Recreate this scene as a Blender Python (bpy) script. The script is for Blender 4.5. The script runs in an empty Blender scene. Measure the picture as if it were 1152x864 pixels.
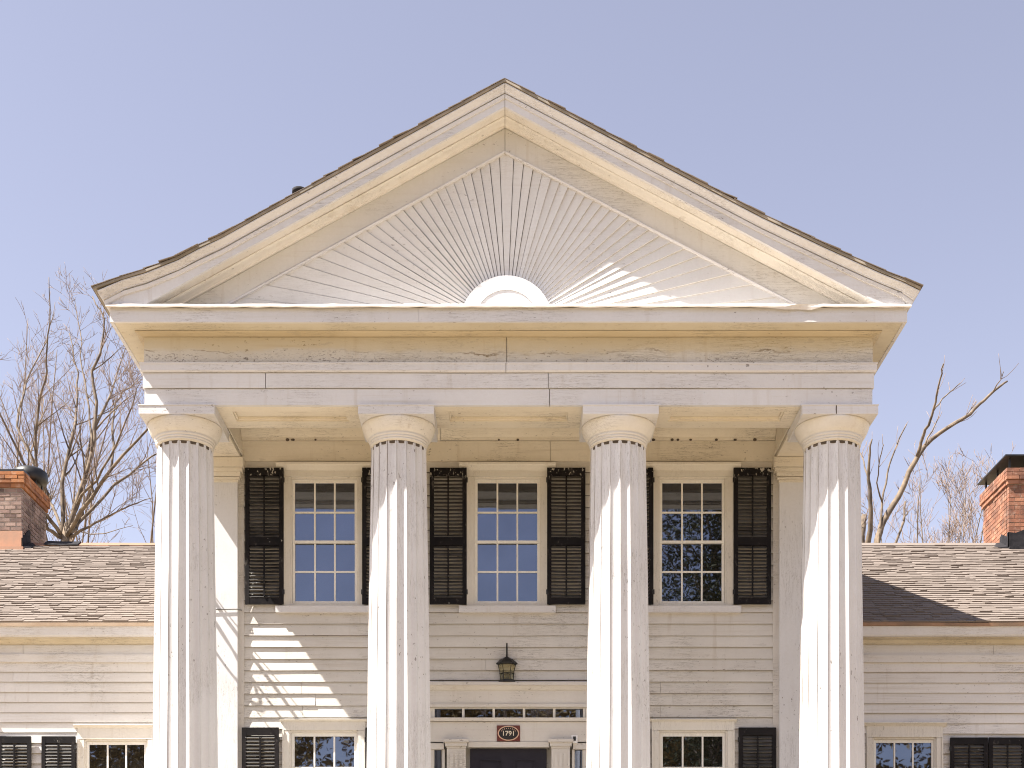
import bpy, math, random
from mathutils import Vector, Matrix
random.seed(1791)
R = math.radians
C = bpy.context.scene.collection
SC = bpy.context.scene

# ------------------------------------------------------------------ camera frame
CX, HZ, F = 572.0, 1100.0, 1600.0        # principal column, horizon row, focal length in the photograph's pixels
CAMZ, CAMY = 1.6, -17.0

def X(px, y): return (px - CX) * (y - CAMY) / F
def Z(py, y): return CAMZ + (HZ - py) * (y - CAMY) / F

# ------------------------------------------------------------------ mesh helper
class MB:
    def __init__(s): s.v = []; s.f = []; s.sm = []; s.dark = set()
    def add(s, vs, fs, smooth=False):
        o = len(s.v); s.v += [tuple(p) for p in vs]
        for f in fs: s.f.append(tuple(i + o for i in f)); s.sm.append(smooth)
    def box(s, x0, x1, y0, y1, z0, z1):
        if x0 > x1: x0, x1 = x1, x0
        if y0 > y1: y0, y1 = y1, y0
        if z0 > z1: z0, z1 = z1, z0
        s.add([(x0,y0,z0),(x1,y0,z0),(x1,y1,z0),(x0,y1,z0),(x0,y0,z1),(x1,y0,z1),(x1,y1,z1),(x0,y1,z1)],
              [(0,3,2,1),(4,5,6,7),(0,1,5,4),(1,2,6,5),(2,3,7,6),(3,0,4,7)])
    def obox(s, c, ax, ay, az):
        """box from centre and three half-axis vectors"""
        c = Vector(c); ax = Vector(ax); ay = Vector(ay); az = Vector(az)
        vs = [c + ax*i + ay*j + az*k for k in (-1,1) for (i,j) in ((-1,-1),(1,-1),(1,1),(-1,1))]
        s.add(vs, [(0,3,2,1),(4,5,6,7),(0,1,5,4),(1,2,6,5),(2,3,7,6),(3,0,4,7)])
    def strip(s, rows, close_ring=True, caps=True, smooth=False, dark=()):
        """rows: list of rings (lists of points) joined along"""
        n = len(rows[0]); o = len(s.v)
        for r in rows: s.v += [tuple(p) for p in r]
        m = n if close_ring else n - 1
        for i in range(len(rows) - 1):
            for j in range(m):
                a = o + i*n + j; b = o + i*n + (j+1) % n
                s.f.append((a, b, b + n, a + n)); s.sm.append(smooth)
                if j in dark: s.dark.add(len(s.f)-1)
        if caps and close_ring:
            s.f.append(tuple(o + j for j in reversed(range(n)))); s.sm.append(False)
            s.f.append(tuple(o + (len(rows)-1)*n + j for j in range(n))); s.sm.append(False)
    def ext_x(s, prof, x0, x1, seg=None, jit=0.0, dark=()):
        """closed (y,z) profile run along x; slight waviness jit"""
        n = max(1, int(abs(x1-x0)/(seg or 1e9))); rows = []
        for i in range(n+1):
            x = x0 + (x1-x0)*i/n; dz = random.uniform(-jit, jit); dy = random.uniform(-jit, jit)*.6
            rows.append([(x, y+dy, z+dz) for y, z in prof])
        s.strip(rows, dark=dark)
    def lathe(s, prof, cx, cy, n=48, smooth=True, caps=True):
        rows = [[(cx + r*math.cos(2*math.pi*k/n), cy + r*math.sin(2*math.pi*k/n), z) for k in range(n)] for r, z in prof]
        s.strip(rows, smooth=smooth, caps=caps)
    def tube(s, pts, rad, k=5, smooth=True):
        pts = [Vector(p) for p in pts]; rows = []; u = None
        for i, p in enumerate(pts):
            t = (pts[min(i+1, len(pts)-1)] - pts[max(i-1, 0)])
            t = t.normalized() if t.length > 1e-9 else Vector((0,0,1))
            if u is None:
                u = t.orthogonal().normalized()
            else:
                u = (u - t*u.dot(t)); u = u.normalized() if u.length > 1e-6 else t.orthogonal().normalized()
            w = t.cross(u); r = rad[i]
            rows.append([p + (u*math.cos(2*math.pi*q/k) + w*math.sin(2*math.pi*q/k))*r for q in range(k)])
        s.strip(rows, smooth=smooth)
    def build(s, name, mat, parent=None, loc=None, fix=True, mat2=None):
        base = wloc(parent) if parent else Vector((0,0,0))
        if loc: base = base + Vector(loc)
        me = bpy.data.meshes.new(name)
        me.from_pydata([tuple(Vector(p) - base) for p in s.v], [], s.f)
        me.polygons.foreach_set('use_smooth', s.sm)
        if fix:
            import bmesh
            bm = bmesh.new(); bm.from_mesh(me); bmesh.ops.recalc_face_normals(bm, faces=bm.faces); bm.to_mesh(me); bm.free()
        me.update(); me.materials.append(mat)
        if mat2:
            me.materials.append(mat2)
            for i in s.dark: me.polygons[i].material_index = 1
        o = bpy.data.objects.new(name, me); C.objects.link(o)
        if parent: o.parent = parent; o.location = loc or (0,0,0)
        else: o.location = base
        return o

def wloc(o):
    v = Vector((0,0,0))
    while o is not None: v = v + o.location; o = o.parent
    return v
def tag(o, label, cat, group=None, kind=None):
    if label: o['label'] = label
    if cat: o['category'] = cat
    if group: o['group'] = group
    if kind: o['kind'] = kind
    return o
def thing(name, loc, label, cat, group=None):
    o = bpy.data.objects.new(name, None); C.objects.link(o); o.location = loc; o.empty_display_size = .3
    return tag(o, label, cat, group)
def structure(o):
    o['kind'] = 'structure'; return o

# ------------------------------------------------------------------ materials
class NT:
    def __init__(s, name):
        s.m = bpy.data.materials.new(name); s.m.use_nodes = True
        s.t = s.m.node_tree; s.n = s.t.nodes; s.b = s.n['Principled BSDF']; s._vec = None
    def new(s, typ, **kw):
        n = s.n.new(typ)
        for k, v in kw.items():
            if k in n.inputs.keys() if isinstance(k, str) else False: n.inputs[k].default_value = v
            else: setattr(n, k, v)
        return n
    def link(s, a, b): s.t.links.new(a, b)
    def vec(s, scale=(1,1,1)):
        """object coordinates, shifted per object so that copies never repeat"""
        if s._vec is None:
            tc = s.n.new('ShaderNodeTexCoord'); oi = s.n.new('ShaderNodeObjectInfo')
            mul = s.n.new('ShaderNodeMath'); mul.operation = 'MULTIPLY'; mul.inputs[1].default_value = 37.0
            s.link(oi.outputs['Random'], mul.inputs[0])
            add = s.n.new('ShaderNodeVectorMath'); add.operation = 'ADD'
            s.link(tc.outputs['Object'], add.inputs[0]); s.link(mul.outputs[0], add.inputs[1]); s._vec = add.outputs[0]
        mp = s.n.new('ShaderNodeMapping'); mp.inputs['Scale'].default_value = scale
        s.link(s._vec, mp.inputs['Vector']); return mp.outputs[0]
    def noise(s, scale, sc3=(1,1,1), detail=3, rough=.55, dist=0):
        n = s.n.new('ShaderNodeTexNoise'); n.inputs['Scale'].default_value = scale
        n.inputs['Detail'].default_value = detail; n.inputs['Roughness'].default_value = rough; n.inputs['Distortion'].default_value = dist
        s.link(s.vec(sc3), n.inputs['Vector']); return n.outputs['Fac']
    def ramp(s, fac, a, b, lo=0., hi=1.):
        r = s.n.new('ShaderNodeMapRange'); r.inputs['From Min'].default_value = a; r.inputs['From Max'].default_value = b
        r.inputs['To Min'].default_value = lo; r.inputs['To Max'].default_value = hi
        s.link(fac, r.inputs['Value']); return r.outputs[0]
    def math(s, op, a, b):
        m = s.n.new('ShaderNodeMath'); m.operation = op
        for i, q in enumerate((a, b)):
            if isinstance(q, (int, float)): m.inputs[i].default_value = q
            else: s.link(q, m.inputs[i])
        return m.outputs[0]
    def mix(s, fac, a, b):
        m = s.n.new('ShaderNodeMix'); m.data_type = 'RGBA'
        if isinstance(fac, (int, float)): m.inputs[0].default_value = fac
        else: s.link(fac, m.inputs[0])
        for i, q in ((6, a), (7, b)):
            if isinstance(q, tuple): m.inputs[i].default_value = (*q, 1)
            else: s.link(q, m.inputs[i])
        return m.outputs[2]
    def island(s):
        g = s.n.new('ShaderNodeNewGeometry'); return g.outputs['Random Per Island']
    def bump(s, h, strength=.3, dist=.01):
        b = s.n.new('ShaderNodeBump'); b.inputs['Strength'].default_value = strength; b.inputs['Distance'].default_value = dist
        s.link(h, b.inputs['Height']); s.link(b.outputs[0], s.b.inputs['Normal'])
    def set(s, col, rough=.5, metal=0.0, spec=None):
        if isinstance(col, tuple): s.b.inputs['Base Color'].default_value = (*col, 1)
        else: s.link(col, s.b.inputs['Base Color'])
        if isinstance(rough, (int, float)): s.b.inputs['Roughness'].default_value = rough
        else: s.link(rough, s.b.inputs['Roughness'])
        s.b.inputs['Metallic'].default_value = metal
        if spec is not None: s.b.inputs['Specular IOR Level'].default_value = spec
        return s.m

def paint(name, c1, c2, along='x', specks=.5, cracks=.5, stain=.35, peel=0.0, island=0.0, rough=.6, dense=0.0, band=None):
    """old oil paint on boards: uneven tone, dirt streaks, flecks, hairline cracks along the grain"""
    n = NT(name)
    st = {'x': (.35, 3, 9), 'z': (9, 9, .35)}[along]
    col = n.mix(n.ramp(n.noise(.9, detail=4), .35, .65), c1, c2)
    if island > 0:
        col = n.mix(n.ramp(n.island(), 0, 1, 0, island), col, (c1[0]*.72, c1[1]*.70, c1[2]*.68))
    # grime streaks along the board
    stk = n.ramp(n.noise(2.2, st, 5, .65), .52, .75)
    pat = n.ramp(n.noise(.7, detail=2), .42, .62)
    col = n.mix(n.math('MULTIPLY', n.math('MULTIPLY', stk, pat), stain), col, (.44, .37, .27))
    drip = n.math('MULTIPLY', n.ramp(n.noise(2.4, (5, 5, .35), 4, .6), .56, .70), n.ramp(n.noise(1.0, detail=2), .45, .62))
    col = n.mix(n.math('MULTIPLY', drip, stain*.55), col, (.36, .27, .17))
    # fine mottling
    mot = n.ramp(n.noise(30, detail=4, rough=.7), .35, .7)
    col = n.mix(n.math('MULTIPLY', mot, .13), col, (.45, .42, .38))
    # cracks
    ck = n.noise(5.0, {'x': (.5, 6, 12), 'z': (12, 12, .5)}[along], 4, .7, .6)
    line = n.ramp(n.math('ABSOLUTE', n.math('SUBTRACT', ck, .5), 0), .004, .016, 1, 0)
    cm = n.ramp(n.noise(1.1, detail=3), .47, .60)
    cr = n.math('MULTIPLY', n.math('MULTIPLY', line, cm), cracks)
    col = n.mix(cr, col, (.16, .13, .10))
    # flecks where paint has come off
    sp = n.ramp(n.noise(26, {'x': (.7, 1, 1.2), 'z': (1.2, 1.2, .6)}[along], 3, .6), .655-dense*.05, .69-dense*.05)
    sm = n.ramp(n.noise(.9, detail=3), .47-dense*.1, .6-dense*.1)
    spk = n.math('MULTIPLY', n.math('MULTIPLY', sp, sm), specks)
    col = n.mix(spk, col, (.13, .105, .085))
    if band:
        tc = n.new('ShaderNodeTexCoord'); sx = n.new('ShaderNodeSeparateXYZ'); n.link(tc.outputs['Object'], sx.inputs[0])
        e = n.math('ADD', sx.outputs['Z'], n.math('MULTIPLY', n.noise(1.6, (1, 1, 2), 6, .65), .30))
        up = n.ramp(e, band+.11, band+.17)
        col = n.mix(n.math('MULTIPLY', up, .5), col, (.55, .46, .285))
        ed = n.ramp(n.math('ABSOLUTE', n.math('SUBTRACT', e, band+.13), 0), .003, .010, .8, 0)
        col = n.mix(n.math('MULTIPLY', ed, n.ramp(n.noise(2.3), .45, .6)), col, (.20, .15, .09))
        fl = n.ramp(n.noise(60, (.6, 1, 1.2), 3, .6), .565, .60); lowm = n.math('MULTIPLY', n.ramp(n.noise(1.3, detail=3), .40, .58), n.ramp(e, band+.15, band+.02))
        col = n.mix(n.math('MULTIPLY', n.math('MULTIPLY', fl, lowm), .75), col, (.16, .13, .11))
    if peel > 0:
        pl = n.ramp(n.noise(4.5, {'x': (.5, 1, 1.4), 'z': (1.4, 1.4, .5)}[along], 6, .7), .66, .675)
        col = n.mix(n.math('MULTIPLY', pl, peel), col, (.33, .29, .24))
    h = n.math('SUBTRACT', n.math('MULTIPLY', mot, .25), n.math('ADD', cr, spk))
    n.bump(h, .35, .006)
    return n.set(col, rough, spec=.35)

W1, W2 = (.685, .680, .695), (.635, .625, .635)
M = {}
M['trim'] = paint('white_trim_paint', W1, W2, 'x', specks=.7, cracks=.6, stain=.35)
M['frieze'] = paint('weathered_frieze_paint', (.63, .605, .56), (.55, .52, .47), 'x', specks=.9, cracks=1., stain=.6, peel=.3, dense=.2, band=CAMZ+7.50-1.95)
M['soffit'] = paint('cream_soffit_paint', (.78, .725, .63), (.72, .66, .555), 'x', specks=.7, cracks=.8, stain=.4, peel=.25)  # cream is partly aged paint, partly warm ground bounce put into the colour
M['column'] = paint('white_column_paint', (.70, .695, .705), (.655, .645, .65), 'z', specks=.8, cracks=.5, stain=.14, peel=.2)
M['gable'] = paint('cream_gable_paint', (.66, .64, .61), (.60, .58, .545), 'x', specks=.6, cracks=.6, stain=.4, peel=.2)
M['entry'] = paint('grey_cream_entry_paint', (.68, .645, .60), (.62, .58, .53), 'x', specks=.6, cracks=.8, stain=.45, peel=.15)
M['cap'] = paint('cream_capital_paint', (.745, .71, .655), (.685, .645, .585), 'x', specks=.6, cracks=.6, stain=.5, peel=.2)
M['siding'] = paint('white_clapboard_paint', (.73, .70, .655), (.64, .61, .565), 'x', specks=.65, cracks=.9, stain=.55, peel=.2, island=.32)
M['ochre'] = paint('stained_bed_moulding_paint', (.58, .50, .365), (.50, .42, .29), 'x', specks=.8, cracks=.8, stain=.7, peel=.3)
M['ochre2'] = paint('yellowed_soffit_paint', (.65, .60, .495), (.58, .525, .415), 'x', specks=.6, cracks=.7, stain=.5, peel=.2)
M['frieze2'] = paint('stained_eaves_paint', (.64, .585, .48), (.55, .49, .38), 'x', specks=.8, cracks=.9, stain=.8, peel=.4)
M['wing_siding'] = paint('wing_clapboard_paint', (.79, .765, .735), (.72, .69, .66), 'x', specks=.6, cracks=.85, stain=.5, peel=.15, island=.28)
M['ray'] = paint('white_gable_board_paint', (.715, .705, .695), (.665, .65, .64), 'x', specks=.55, cracks=.25, stain=.25, island=.22)
M['sash'] = paint('white_sash_paint', (.87, .85, .80), (.83, .81, .76), 'z', specks=.25, cracks=.3, stain=.2)
M['window_paint'] = paint('cream_window_paint', (.76, .725, .665), (.72, .685, .62), 'z', specks=.4, cracks=.45, stain=.3)

def m_shutter(chipped=True):
    n = NT('black_shutter_paint')
    col = n.mix(n.ramp(n.noise(3, detail=4), .4, .65), (.0075, .0062, .0068), (.015, .0125, .013))
    w = n.ramp(n.noise(14, (1, 1, .5), 5, .7), .60, .68)
    col = n.mix(n.math('MULTIPLY', w, .35), col, (.16, .145, .13))
    sp = n.math('MULTIPLY', n.ramp(n.noise(30, (1, 1, .5), 2), .70, .73), n.ramp(n.noise(2.2, detail=2), .52, .62))
    col = n.mix(n.math('MULTIPLY', sp, .8), col, (.6, .58, .55))
    if not chipped:
        n.bump(n.noise(40, (1, 1, .2)), .25, .004); return n.set(col, .5, spec=.18)
    tc = n.new('ShaderNodeTexCoord'); sx = n.new('ShaderNodeSeparateXYZ'); n.link(tc.outputs['Generated'], sx.inputs[0])
    top = n.ramp(sx.outputs['Z'], .91, .97)
    chips = n.ramp(n.noise(34, (1, 1, .55), 2), .60, .64)
    col = n.mix(n.math('MULTIPLY', n.math('MULTIPLY', top, chips), .8), col, (.55, .52, .47))
    n.bump(n.noise(40, (1, 1, .2)), .25, .004)
    return n.set(col, n.ramp(n.noise(8), .3, .7, .45, .65), spec=.15)
M['shutter'] = m_shutter(); M['shutter_plain'] = m_shutter(False)
def m_louvre():
    n = NT('weathered_skylit_louvre_paint')  # lighter than the frame: weathering plus caught sky light put into the colour
    col = n.mix(n.ramp(n.noise(5, (1, 1, 2), 4), .38, .62), (.022, .020, .020), (.070, .066, .063))
    oi = n.new('ShaderNodeObjectInfo'); col = n.mix(n.ramp(oi.outputs['Random'], 0, 1, 0, .55), col, (.115, .108, .10)); col = n.mix(n.ramp(n.island(), .8, 1, 0, .5), col, (.16, .15, .14))
    sp = n.math('MULTIPLY', n.ramp(n.noise(30, (1, 1, .5), 2), .68, .72), n.ramp(n.noise(1.7, detail=2), .5, .62))
    col = n.mix(n.math('MULTIPLY', sp, .6), col, (.32, .31, .29)); return n.set(col, .6, spec=.35)
M['louvre'] = m_louvre()

def m_glass():
    n = NT('old_window_glass')
    g = n.new('ShaderNodeBsdfGlossy'); g.inputs['Roughness'].default_value = .012; g.inputs['Color'].default_value = (.68, .77, 1, 1)
    d = n.new('ShaderNodeBsdfDiffuse'); d.inputs['Color'].default_value = (.011, .010, .009, 1)
    lw = n.new('ShaderNodeLayerWeight'); lw.inputs['Blend'].default_value = .35
    fac = n.math('ADD', n.ramp(lw.outputs['Fresnel'], 0, 1, .155, .97), n.ramp(n.noise(1.8, detail=3), .3, .7, 0, .03))
    ms = n.new('ShaderNodeMixShader'); n.link(fac, ms.inputs[0]); n.link(d.outputs[0], ms.inputs[1]); n.link(g.outputs[0], ms.inputs[2])
    b = n.new('ShaderNodeBump'); b.inputs['Strength'].default_value = .012; b.inputs['Distance'].default_value = .02
    n.link(n.noise(5, (1, 1, .7), 1), b.inputs['Height']); n.link(b.outputs[0], g.inputs['Normal'])
    n.link(ms.outputs[0], n.n['Material Output'].inputs['Surface']); return n.m
M['glass'] = m_glass()

def m_shingle():
    n = NT('weathered_asphalt_shingle')
    i = n.island()
    col = n.mix(n.ramp(i, 0, 1), (.180, .147, .125), (.232, .192, .165))
    col = n.mix(n.ramp(n.noise(.8, detail=3), .4, .65, 0, .35), col, (.20, .168, .145))
    g = n.noise(160, detail=2)
    col = n.mix(n.ramp(g, .42, .62, 0, .35), col, (.11, .088, .076))
    n.bump(g, .5, .004); return n.set(col, .92, spec=.2)
M['shingle'] = m_shingle()
def m_roofedge():
    n = NT('dark_roof_edge')
    col = n.mix(n.ramp(n.noise(3), .4, .6), (.24, .21, .17), (.36, .31, .25)); return n.set(col, .85)
M['roofedge'] = m_roofedge()
def m_brick(name, a, b, c, soot):
    n = NT(name); i = n.island()
    col = n.mix(n.ramp(i, 0, .6), a, b); col = n.mix(n.ramp(i, .6, 1), col, c)
    col = n.mix(n.ramp(n.noise(3.0, detail=4), .45, .62, 0, soot), col, (.045, .038, .036))
    pal = n.ramp(n.noise(9, detail=4), .55, .7, 0, .35); col = n.mix(pal, col, (.50, .40, .32))
    n.bump(n.noise(45, detail=3), .5, .006); return n.set(col, .9, spec=.2)
M['brick_dark'] = m_brick('sooty_brick', (.24, .155, .13), (.37, .27, .225), (.15, .10, .085), .5)
M['brick_red'] = m_brick('red_brick', (.30, .125, .078), (.38, .18, .11), (.20, .09, .06), .5)
M['brick_orange'] = m_brick('orange_brick', (.46, .20, .085), (.40, .165, .07), (.27, .12, .065), .3)
def plain(name, a, b, rough=.6, metal=0., sc=6, spec=None):
    n = NT(name); col = n.mix(n.ramp(n.noise(sc, detail=4), .35, .65), a, b)
    n.bump(n.noise(sc*6), .2, .004); return n.set(col, rough, metal, spec)
M['mortar'] = plain('lime_mortar', (.46, .40, .34), (.34, .29, .25), .95, sc=12)
M['cable'] = plain('grey_cable', (.20, .19, .18), (.14, .13, .125), .6)
M['grime_shade'] = plain('grime_and_shade_dark', (.13, .10, .078), (.06, .048, .038), .9, sc=3)  # real grime and mud, also the tone for painted shade lines
M['copper'] = plain('copper_flashing', (.50, .27, .17), (.40, .24, .16), .5, .6)
M['drip_tan'] = plain('tan_drip_edge', (.50, .39, .29), (.42, .31, .22), .6, sc=4)
M['drip_rust'] = plain('rusty_drip_edge', (.20, .13, .085), (.34, .20, .12), .7, sc=3)
M['lead'] = plain('tar_flashing', (.035, .033, .036), (.07, .065, .07), .6)
M['tar'] = plain('roofing_tar', (.016, .015, .017), (.034, .031, .034), .85, sc=9, spec=.2)
M['black_metal'] = plain('black_metal', (.014, .014, .015), (.03, .028, .026), .45, .3)
M['door'] = plain('blue_black_door_paint', (.014, .012, .020), (.022, .019, .028), .45, spec=.3)
M['bark'] = plain('grey_brown_bark', (.23, .165, .115), (.12, .088, .066), .9, sc=4)
M['twig'] = plain('budding_twigs', (.17, .118, .09), (.27, .20, .165), .85, sc=3)
M['pale_bark'] = plain('pale_bare_bark', (.21, .155, .105), (.075, .056, .042), .9, sc=5)
M['plaque_red'] = plain('plaque_red_paint', (.15, .03, .018), (.11, .022, .015), .5, sc=20)
M['plaque_black'] = plain('plaque_black_paint', (.012, .010, .008), (.02, .016, .012), .45, sc=20)
M['gilt'] = plain('gilt_paint', (.66, .42, .30), (.55, .36, .24), .5, sc=25)
M['ivory'] = plain('ivory_letter_paint', (.78, .70, .55), (.66, .58, .44), .5, sc=25)
M['white_plastic'] = plain('white_plastic', (.86, .84, .83), (.80, .79, .78), .4)
M['lamp_glass'] = None
def m_lampglass():
    n = NT('seeded_lamp_glass')
    n.set((.72, .66, .45), .15, spec=.6); n.b.inputs['Transmission Weight'].default_value = .85; n.b.inputs['IOR'].default_value = 1.12
    n.bump(n.noise(90, detail=2), .6, .004); return n.m
M['lamp_glass'] = m_lampglass()
def m_lawn():
    n = NT('spring_lawn')
    col = n.mix(n.ramp(n.noise(.25, detail=5), .4, .62), (.275, .205, .135), (.21, .172, .108))
    col = n.mix(n.ramp(n.noise(25, detail=3), .4, .7, 0, .5), col, (.33, .25, .15))
    n.bump(n.noise(60), .6, .02); return n.set(col, .95, spec=.2)
M['lawn'] = m_lawn()
M['stone'] = plain('walk_stone', (.40, .35, .28), (.33, .29, .235), .9, sc=5)
M['floor'] = plain('porch_floor_paint', (.42, .38, .32), (.36, .33, .28), .6, sc=4)
def m_leaf(name, a, b):
    n = NT(name); i = n.island(); col = n.mix(i, a, b); return n.set(col, .7, spec=.25)
M['leaf'] = m_leaf('evergreen_leaf', (.028, .040, .012), (.085, .078, .025))
M['woods'] = m_leaf('budding_woods', (.15, .098, .030), (.40, .27, .085))

# ------------------------------------------------------------------ ground
def gz(x, y):
    t = min(1, max(0, (y + 15.0) / 12.5)); t = t*t*(3-2*t); return 1.95*t
g = MB(); NX = [-400,-200,-110,-70,-45,-30,-22,-16,-12,-8,-4,0,4,8,12,16,22,30,45,70,110,200,400]
NY = [-400,-200,-120,-80,-50,-35,-25,-20,-17,-15,-13.5,-12,-10.5,-9,-7.5,-6,-4.5,-3,-2,0,4,10,20,40,80,160,400]
g.v = [(x, y, gz(x, y)) for y in NY for x in NX]
for j in range(len(NY)-1):
    for i in range(len(NX)-1):
        a = j*len(NX)+i; g.f.append((a, a+1, a+1+len(NX), a+len(NX))); g.sm.append(True)
structure(g.build('lawn', M['lawn']))
w = MB(); rows = []
for i in range(24):
    y = -16 + i*(14.0/23); z = gz(0, y) + .03; rows.append([(-.95, y, z), (.95, y, z), (.95, y, z-.2), (-.95, y, z-.2)])
w.strip(rows); structure(w.build('front_path', M['stone']))

# ------------------------------------------------------------------ the house
YW, YG = 1.85, 3.55                   # porch wall plane, wing wall plane
FLOOR = 2.50
house = thing('house', (0, 2, 1.95), 'white columned clapboard house with sunburst gable, black shutters and two low shingled wings', 'house')
HW = 4.35                             # half width of the portico entablature
ZB = CAMZ + 6.8425                    # underside of the architrave
YBACK = 11.5

def u_sweep(name, prof, mat, joint=None, parent=None, jit=0.003, gap=.004):
    """profile of (outward, z) carried round the left side, front and right side of the portico with mitred corners;
    joint = x where two lengths butt with an open seam"""
    mb = MB()
    xs_seg = 1.1
    def front(xa, xb):
        k = max(1, int(abs(xb-xa)/xs_seg)); out = []
        for i in range(1, k): out.append(xa + (xb-xa)*i/k)
        return out
    joints = joint if isinstance(joint, (list, tuple)) else ([joint] if joint is not None else [])
    stops = [None] + sorted(joints) + [None]
    for s in range(len(stops)-1):
        rows = []
        a, b = stops[s], stops[s+1]
        if a is None:
            rows.append([(-HW-o, YBACK, z) for o, z in prof]); rows.append([(-HW-o, 5.5, z) for o, z in prof]); rows.append([(-HW-o, -o, z) for o, z in prof]); xa = -HW
        else:
            rows.append([(a+gap, -o, z) for o, z in prof]); xa = a
        xb = HW if b is None else b
        for x in front(xa, xb):
            dz = random.uniform(-jit, jit); dy = random.uniform(-jit, jit)
            rows.append([(x, -o+dy, z+dz) for o, z in prof])
        if b is None:
            rows.append([(HW+o, -o, z) for o, z in prof]); rows.append([(HW+o, 5.5, z) for o, z in prof]); rows.append([(HW+o, YBACK, z) for o, z in prof])
        else:
            rows.append([(b-gap, -o, z) for o, z in prof])
        mb.strip(rows)
    return mb.build(name, mat, parent or house)

z = CAMZ
arch = u_sweep('architrave', [(-.05, ZB), (.0, ZB), (.0, z+7.036), (-.05, z+7.036)], M['trim'], joint=.49)
u_sweep('fascia', [(-.05, z+7.046), (.016, z+7.046), (.016, z+7.220), (-.05, z+7.220)], M['trim'], joint=[.475, -2.9], parent=arch)
u_sweep('taenia', [(-.05, z+7.227), (.035, z+7.227), (.045, z+7.245), (.045, z+7.315), (.052, z+7.318), (.052, z+7.335), (-.05, z+7.338)], M['trim'], joint=-.03, parent=arch)
frz = u_sweep('frieze', [(-.05, z+7.346), (.004, z+7.346), (.004, z+7.655), (-.05, z+7.655)], M['frieze'], joint=-.02)
u_sweep('bed_moulding', [(-.05, z+7.657), (.025, z+7.657), (.045, z+7.665), (.085, z+7.68), (.095, z+7.692), (-.05, z+7.692)], M['ochre'], parent=frz)
cor = u_sweep('cornice', [(.285, z+7.692), (.325, z+7.692), (.325, z+7.852), (.285, z+7.852)], M['trim'], joint=[-1.05], gap=.0015)
u_sweep('soffit', [(-.10, z+7.698), (.284, z+7.698), (.284, z+7.853), (-.10, z+7.853)], M['ochre2'], parent=cor)
# metal strip nailed along the front edge of the cornice, a little torn
fl = MB(); rows = []
n = 64
for i in range(n+1):
    x = -HW-.36 + (2*HW+.72)*i/n; a = random.uniform(-.005, .005); b = random.uniform(-.006, .004); o = random.uniform(-.006, .006)
    if 3.15 < x < 3.6: b -= .035*random.random(); o += .02*random.random()
    rows.append([(x, -.366+o, z+7.84+b), (x, -.374+o, z+7.85), (x, -.366, z+7.882+a), (x, .10, z+7.905), (x, .10, z+7.895), (x, -.345, z+7.871+a)])
fl.strip(rows); fl.build('flashing', plain('white_flashing_metal', (.78, .75, .70), (.66, .60, .54), .5, sc=9), cor)
cl = MB(); cl.box(-HW-.3, HW+.3, .125, .35, z+7.7, z+7.93); cl.build('cornice_deck', M['soffit'], cor)

# front beam core, end beams, panelled soffits, ceiling
bm_ = MB()
bm_.box(-HW+.03, HW-.03, .055, .705, ZB+.055, z+7.85)
# boards under the beam, framed panels between the columns
cols = [-3.96, -1.343, 1.343, 3.96]
bm_.box(-HW+.06, HW-.06, .052, .20, ZB+.004, ZB+.05)
bm_.box(-3.52, 3.52, .505, .71, ZB+.004, ZB+.05)
for a, b in zip(cols[:-1], cols[1:]):
    for q in (a, b):
        s = 1 if q == a else -1
        bm_.box(q + s*.42, q + s*.62, .2, .505, ZB+.0045, ZB+.05)
    # moulding round each sunk panel
    x0, x1 = a+.62, b-.62
    for (p0, p1, r0, r1) in ((x0, x1, .2, .222), (x0, x1, .483, .505), (x0, x0+.022, .222, .483), (x1-.022, x1, .222, .483)):
        bm_.box(p0+.001, p1-.001, r0+.001, r1-.001, ZB+.022, ZB+.052)
fb = bm_.build('front_beam', M['soffit'], house)
for sgn in (-1, 1):
    e = MB()
    xa, xb = sgn*3.53, sgn*(HW-.055)
    e.box(xa, xb, .715, YW-.02, ZB+.006, z+7.6)
    e.box(sgn*3.52, sgn*3.505, .72, YW-.05, ZB+.05, ZB+.12)
    e.build('end_beam', M['soffit'], house)
ce = MB()
for k in range(9):
    y0 = .712 + k*.126; ce.box(-3.52, 3.52, y0, y0+.122, z+7.30+random.uniform(0, .003), z+7.34)
ceil = ce.build('porch_ceiling', M['soffit'], house)
cm = MB()
for a, b in ((-3.525, -.9), (-.894, 1.7), (1.706, 3.525)):
    cm.ext_x([(YW-.035, z+7.105), (YW-.06, z+7.105), (YW-.07, z+7.14), (YW-.12, z+7.19), (YW-.17, z+7.25), (YW-.18, z+7.298), (YW-.035, z+7.298)], a, b, .9, .003)
cm.build('crown_moulding', M['soffit'], ceil)
for i_ in range(17):
    xx = random.choice((-2.9, -2.5, -.6, -.35, -.1, .12, .4, .62, 1.9, 2.05, 2.2, 2.4, 2.6, 2.8, 3.0, -1.9, 3.2)) + random.uniform(-.06, .06); r_ = random.uniform(.010, .020)
    md = MB(); md.lathe([(.002, -r_), (r_*.8, -r_*.6), (r_, 0), (r_*.7, r_*.7), (.002, r_)], 0, 0, 8); md.v = [(xx+a*1.3, YW-.068+b, z+7.105+c) for a, b, c in md.v]; md.build('mud_daub', M['grime_shade'], ceil)
wf = MB()
for a, b in ((-3.53, 0.55), (.556, 3.53)):
    wf.ext_x([(YW-.03, Z(519.5, YW)), (YW-.03, z+7.102), (YW+.06, z+7.102), (YW+.06, Z(519.5, YW))], a, b, .8, .003)
wf.build('wall_frieze', M['soffit'], house)

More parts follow.
